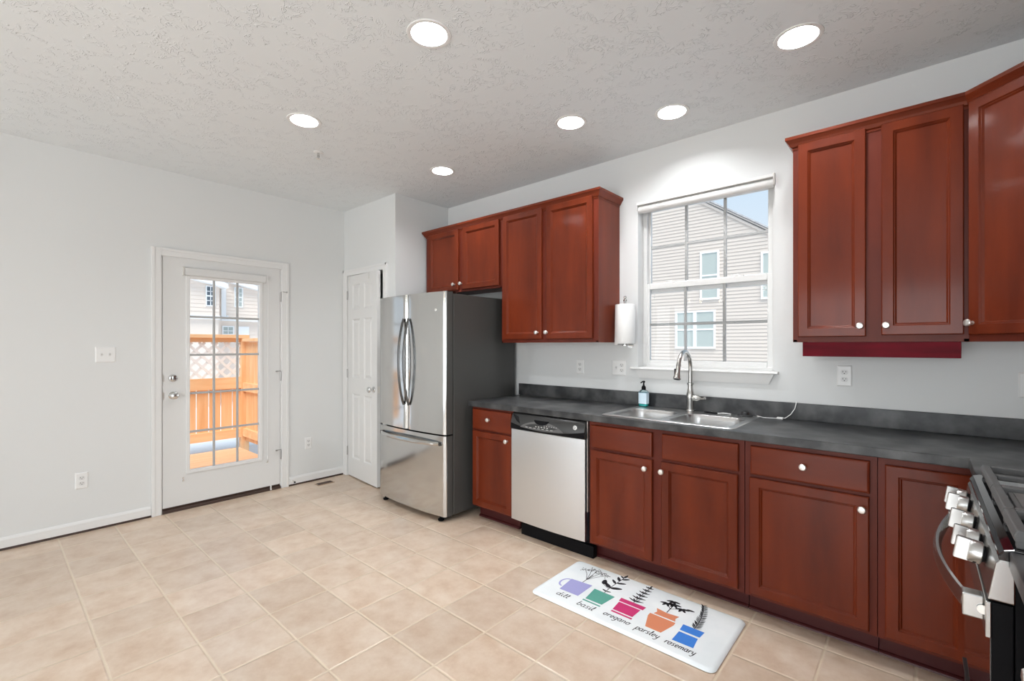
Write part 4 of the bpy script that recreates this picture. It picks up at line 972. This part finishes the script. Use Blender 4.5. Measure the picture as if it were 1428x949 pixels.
def siding_x(mb, x, y0, y1, z0, z1, p=.16, d=.022):    # lap siding facing +x
    z = z0
    while z < z1-1e-6:
        zt = min(z+p, z1); mb.rings([[(x-.1, y0, z), (x+d, y0, z), (x, y0, zt), (x-.1, y0, zt)], [(x-.1, y1, z), (x+d, y1, z), (x, y1, zt), (x-.1, y1, zt)]]); z += p
def out_window(parent, plane, c0, c1, z0, z1, at, pane='outglass', split=1, grid=0, fw=.07):
    """window on an outer wall; plane 'x' faces +x, 'y' faces -y"""
    def bx(mb, a0, a1, za, zb, o0, o1):
        if plane == 'x': mb.box(at+o0, at+o1, a0, a1, za, zb)
        else: mb.box(a0, a1, at-o0, at-o1, za, zb)
    f = MB()
    bx(f, c0-fw, c0, z0-fw, z1+fw, -.05, .06); bx(f, c1, c1+fw, z0-fw, z1+fw, -.05, .06); bx(f, c0, c1, z0-fw, z0, -.05, .06); bx(f, c0, c1, z1, z1+fw, -.05, .06)
    bx(f, c0, c1, (z0+z1)/2-.03, (z0+z1)/2+.03, -.02, .055)
    for i in range(1, split): m_ = c0+(c1-c0)*i/split; bx(f, m_-fw*.9, m_+fw*.9, z0, z1, -.04, .058)
    for i in range(1, grid): m_ = c0+(c1-c0)*i/grid; bx(f, m_-.015, m_+.015, z0, z1, 0, .05)
    if grid:
        for zz in (z0+(z1-z0)*.25, z0+(z1-z0)*.75): bx(f, c0, c1, zz-.015, zz+.015, 0, .05)
    o = f.build('window', 'outtrim', parent, smooth=0)
    p = MB(); bx(p, c0, c1, z0, z1, -.02, .03); p.build('pane', pane, o, smooth=0)
hx = -22.0
hs = thing('house', 'cream-sided two-storey house beyond the deck fence, seen through the patio door', 'house', (hx, 3.5, GZ))
mb = MB(); siding_x(mb, hx, -3, 3.32, 2.58, 4.3); siding_x(mb, hx-.35, -3, 3.45, GZ, 2.45); siding_x(mb, hx-1.0, 3.32, 9, 2.58, 4.1); siding_x(mb, hx-1.2, 3.3, 9, GZ, 2.45)
mb.box(hx-6, hx-1.25, -3, 9, GZ, 4.0); mb.box(hx-1.1, hx-.1, -3, 3.32, GZ, 4.0); mb.build('wall', 'siding2', hs, smooth=0)
mb = MB(); mb.box(hx-.45, hx+.04, -3, 3.34, 2.43, 2.585); mb.box(hx-1.3, hx-.95, 3.34, 9, 2.43, 2.585); mb.build('belt_course', 'outtrim', hs, smooth=0)
mb = MB(); mb.rings([[(hx-.2, -3, 5.15), (hx+.35, -3, 5.15), (hx+.35, -3, 5.35), (hx-.2, -3, 5.35)], [(hx-.2, 3.55, 3.72), (hx+.35, 3.55, 3.72), (hx+.35, 3.55, 3.92), (hx-.2, 3.55, 3.92)]]); mb.rings([[(hx-1.2, 3.9, 4.12), (hx-.7, 3.9, 4.12), (hx-.7, 3.9, 4.30), (hx-1.2, 3.9, 4.30)], [(hx-1.2, 9, 3.05), (hx-.7, 9, 3.05), (hx-.7, 9, 3.25), (hx-1.2, 9, 3.25)]])
mb.build('fascia', 'outtrim', hs, smooth=0)
mb = MB(); mb.rings([[(hx-5, -3, 6.3), (hx+.36, -3, 5.36), (hx+.36, 3.6, 3.93), (hx-5, 3.6, 4.9)], [(hx-5, -3, 6.4), (hx+.36, -3, 5.42), (hx+.36, 3.6, 3.98), (hx-5, 3.6, 5.0)]]); mb.rings([[(hx-5, 3.8, 5.1), (hx-.69, 3.8, 4.35), (hx-.69, 9, 3.2), (hx-5, 9, 4.2)], [(hx-5, 3.8, 5.2), (hx-.69, 3.8, 4.41), (hx-.69, 9, 3.26), (hx-5, 9, 4.3)]]); mb.build('roof', 'roof', hs, smooth=0)
mb = MB(); mb.box(hx-.98, hx-.86, 3.66, 3.84, 2.45, 3.95); mb.box(hx-1.18, hx-1.05, 3.35, 3.50, GZ, 2.42); mb.tube([(hx-1.1, 3.45, 2.40), (hx-1.0, 3.6, 2.50), (hx-.92, 3.95, 2.62)], .06, 8); mb.build('downspout', 'outtrim', hs, smooth=0)
out_window(hs, 'x', 2.86, 3.13, 3.0, 3.76, hx, 'outglassd', 1, 2, .04); out_window(hs, 'x', 4.24, 4.50, 3.10, 3.90, hx-1.0, 'outglass', 1, 2, .05)
out_window(hs, 'x', 2.18, 2.44, 1.72, 2.10, hx-.35, 'outglassd', 1, 0, .04); out_window(hs, 'x', 3.82, 4.20, 1.5, 2.16, hx-1.2, 'outglass', 1, 2, .05)
mb = MB(); mb.box(hx-1.2, hx-1.12, 4.42, 4.86, 0, 2.20); mb.build('entry_door', 'outtrim', hs, smooth=0)

hy = 14.5
hn = thing('house', 'beige-sided neighbouring house with a sloping gable, seen through the kitchen window', 'house', (-8.5, hy, GZ))
mb = MB(); z = GZ; p = .125
def rake(x): return 6.616-.677*(x+5.945)
while z < 8.3:
    zt = z+p; xr = min(-3.0, -5.945-(zt-6.616)/.677); xl = max(-14.0, -11.0-(8.32-zt)/.677 if zt > 4.7 else -14.0); xr2 = min(-3.0, -5.945-(z-6.616)/.677); xl2 = max(-14.0, -11.0-(8.32-z)/.677 if z > 4.7 else -14.0)
    if zt <= 4.62: xr = xr2 = -3.0
    if xr-xl < .1: break
    mb.rings([[(xl2, hy-.024, z), (xr2, hy-.024, z), (xr2, hy+.1, z), (xl2, hy+.1, z)], [(xl, hy, zt), (xr, hy, zt), (xr, hy+.1, zt), (xl, hy+.1, zt)]]); z = zt
mb.box(-13.9, -3.05, hy+.1, hy+8, GZ, 4.5)
mb.build('wall', 'siding', hn, smooth=0)
mb = MB()
def rk(x): return rake(x)
for (o0, o1, w0, w1) in ((-.06, .02, 0.06, .15), (-.10, .02, .20, .25)):
    mb.rings([[(-8.45, hy+o0, rk(-8.45)-.16+w0), (-8.45, hy+o1, rk(-8.45)-.16+w0), (-8.45, hy+o1, rk(-8.45)-.16+w1), (-8.45, hy+o0, rk(-8.45)-.16+w1)], [(-2.6, hy+o0, rk(-2.6)-.16+w0), (-2.6, hy+o1, rk(-2.6)-.16+w0), (-2.6, hy+o1, rk(-2.6)-.16+w1), (-2.6, hy+o0, rk(-2.6)-.16+w1)]])
mb.build('rake_board', 'siding', hn, smooth=0)
mb = MB(); mb.rings([[(-8.45, yy, rk(-8.45)+.11), (-2.5, yy, rk(-2.5)+.11), (-2.5, yy, rk(-2.5)+.17), (-8.45, yy, rk(-8.45)+.17)] for yy in (hy-.15, hy+8)]); mb.build('roof', 'roof', hn, smooth=0)
out_window(hn, 'y', -6.07, -5.53, 3.10, 4.74, hy-.02); out_window(hn, 'y', -4.02, -3.46, 3.0, 4.48, hy-.02)
out_window(hn, 'y', -7.00, -5.66, 1.30, 2.58, hy-.02, 'outglass', 2)
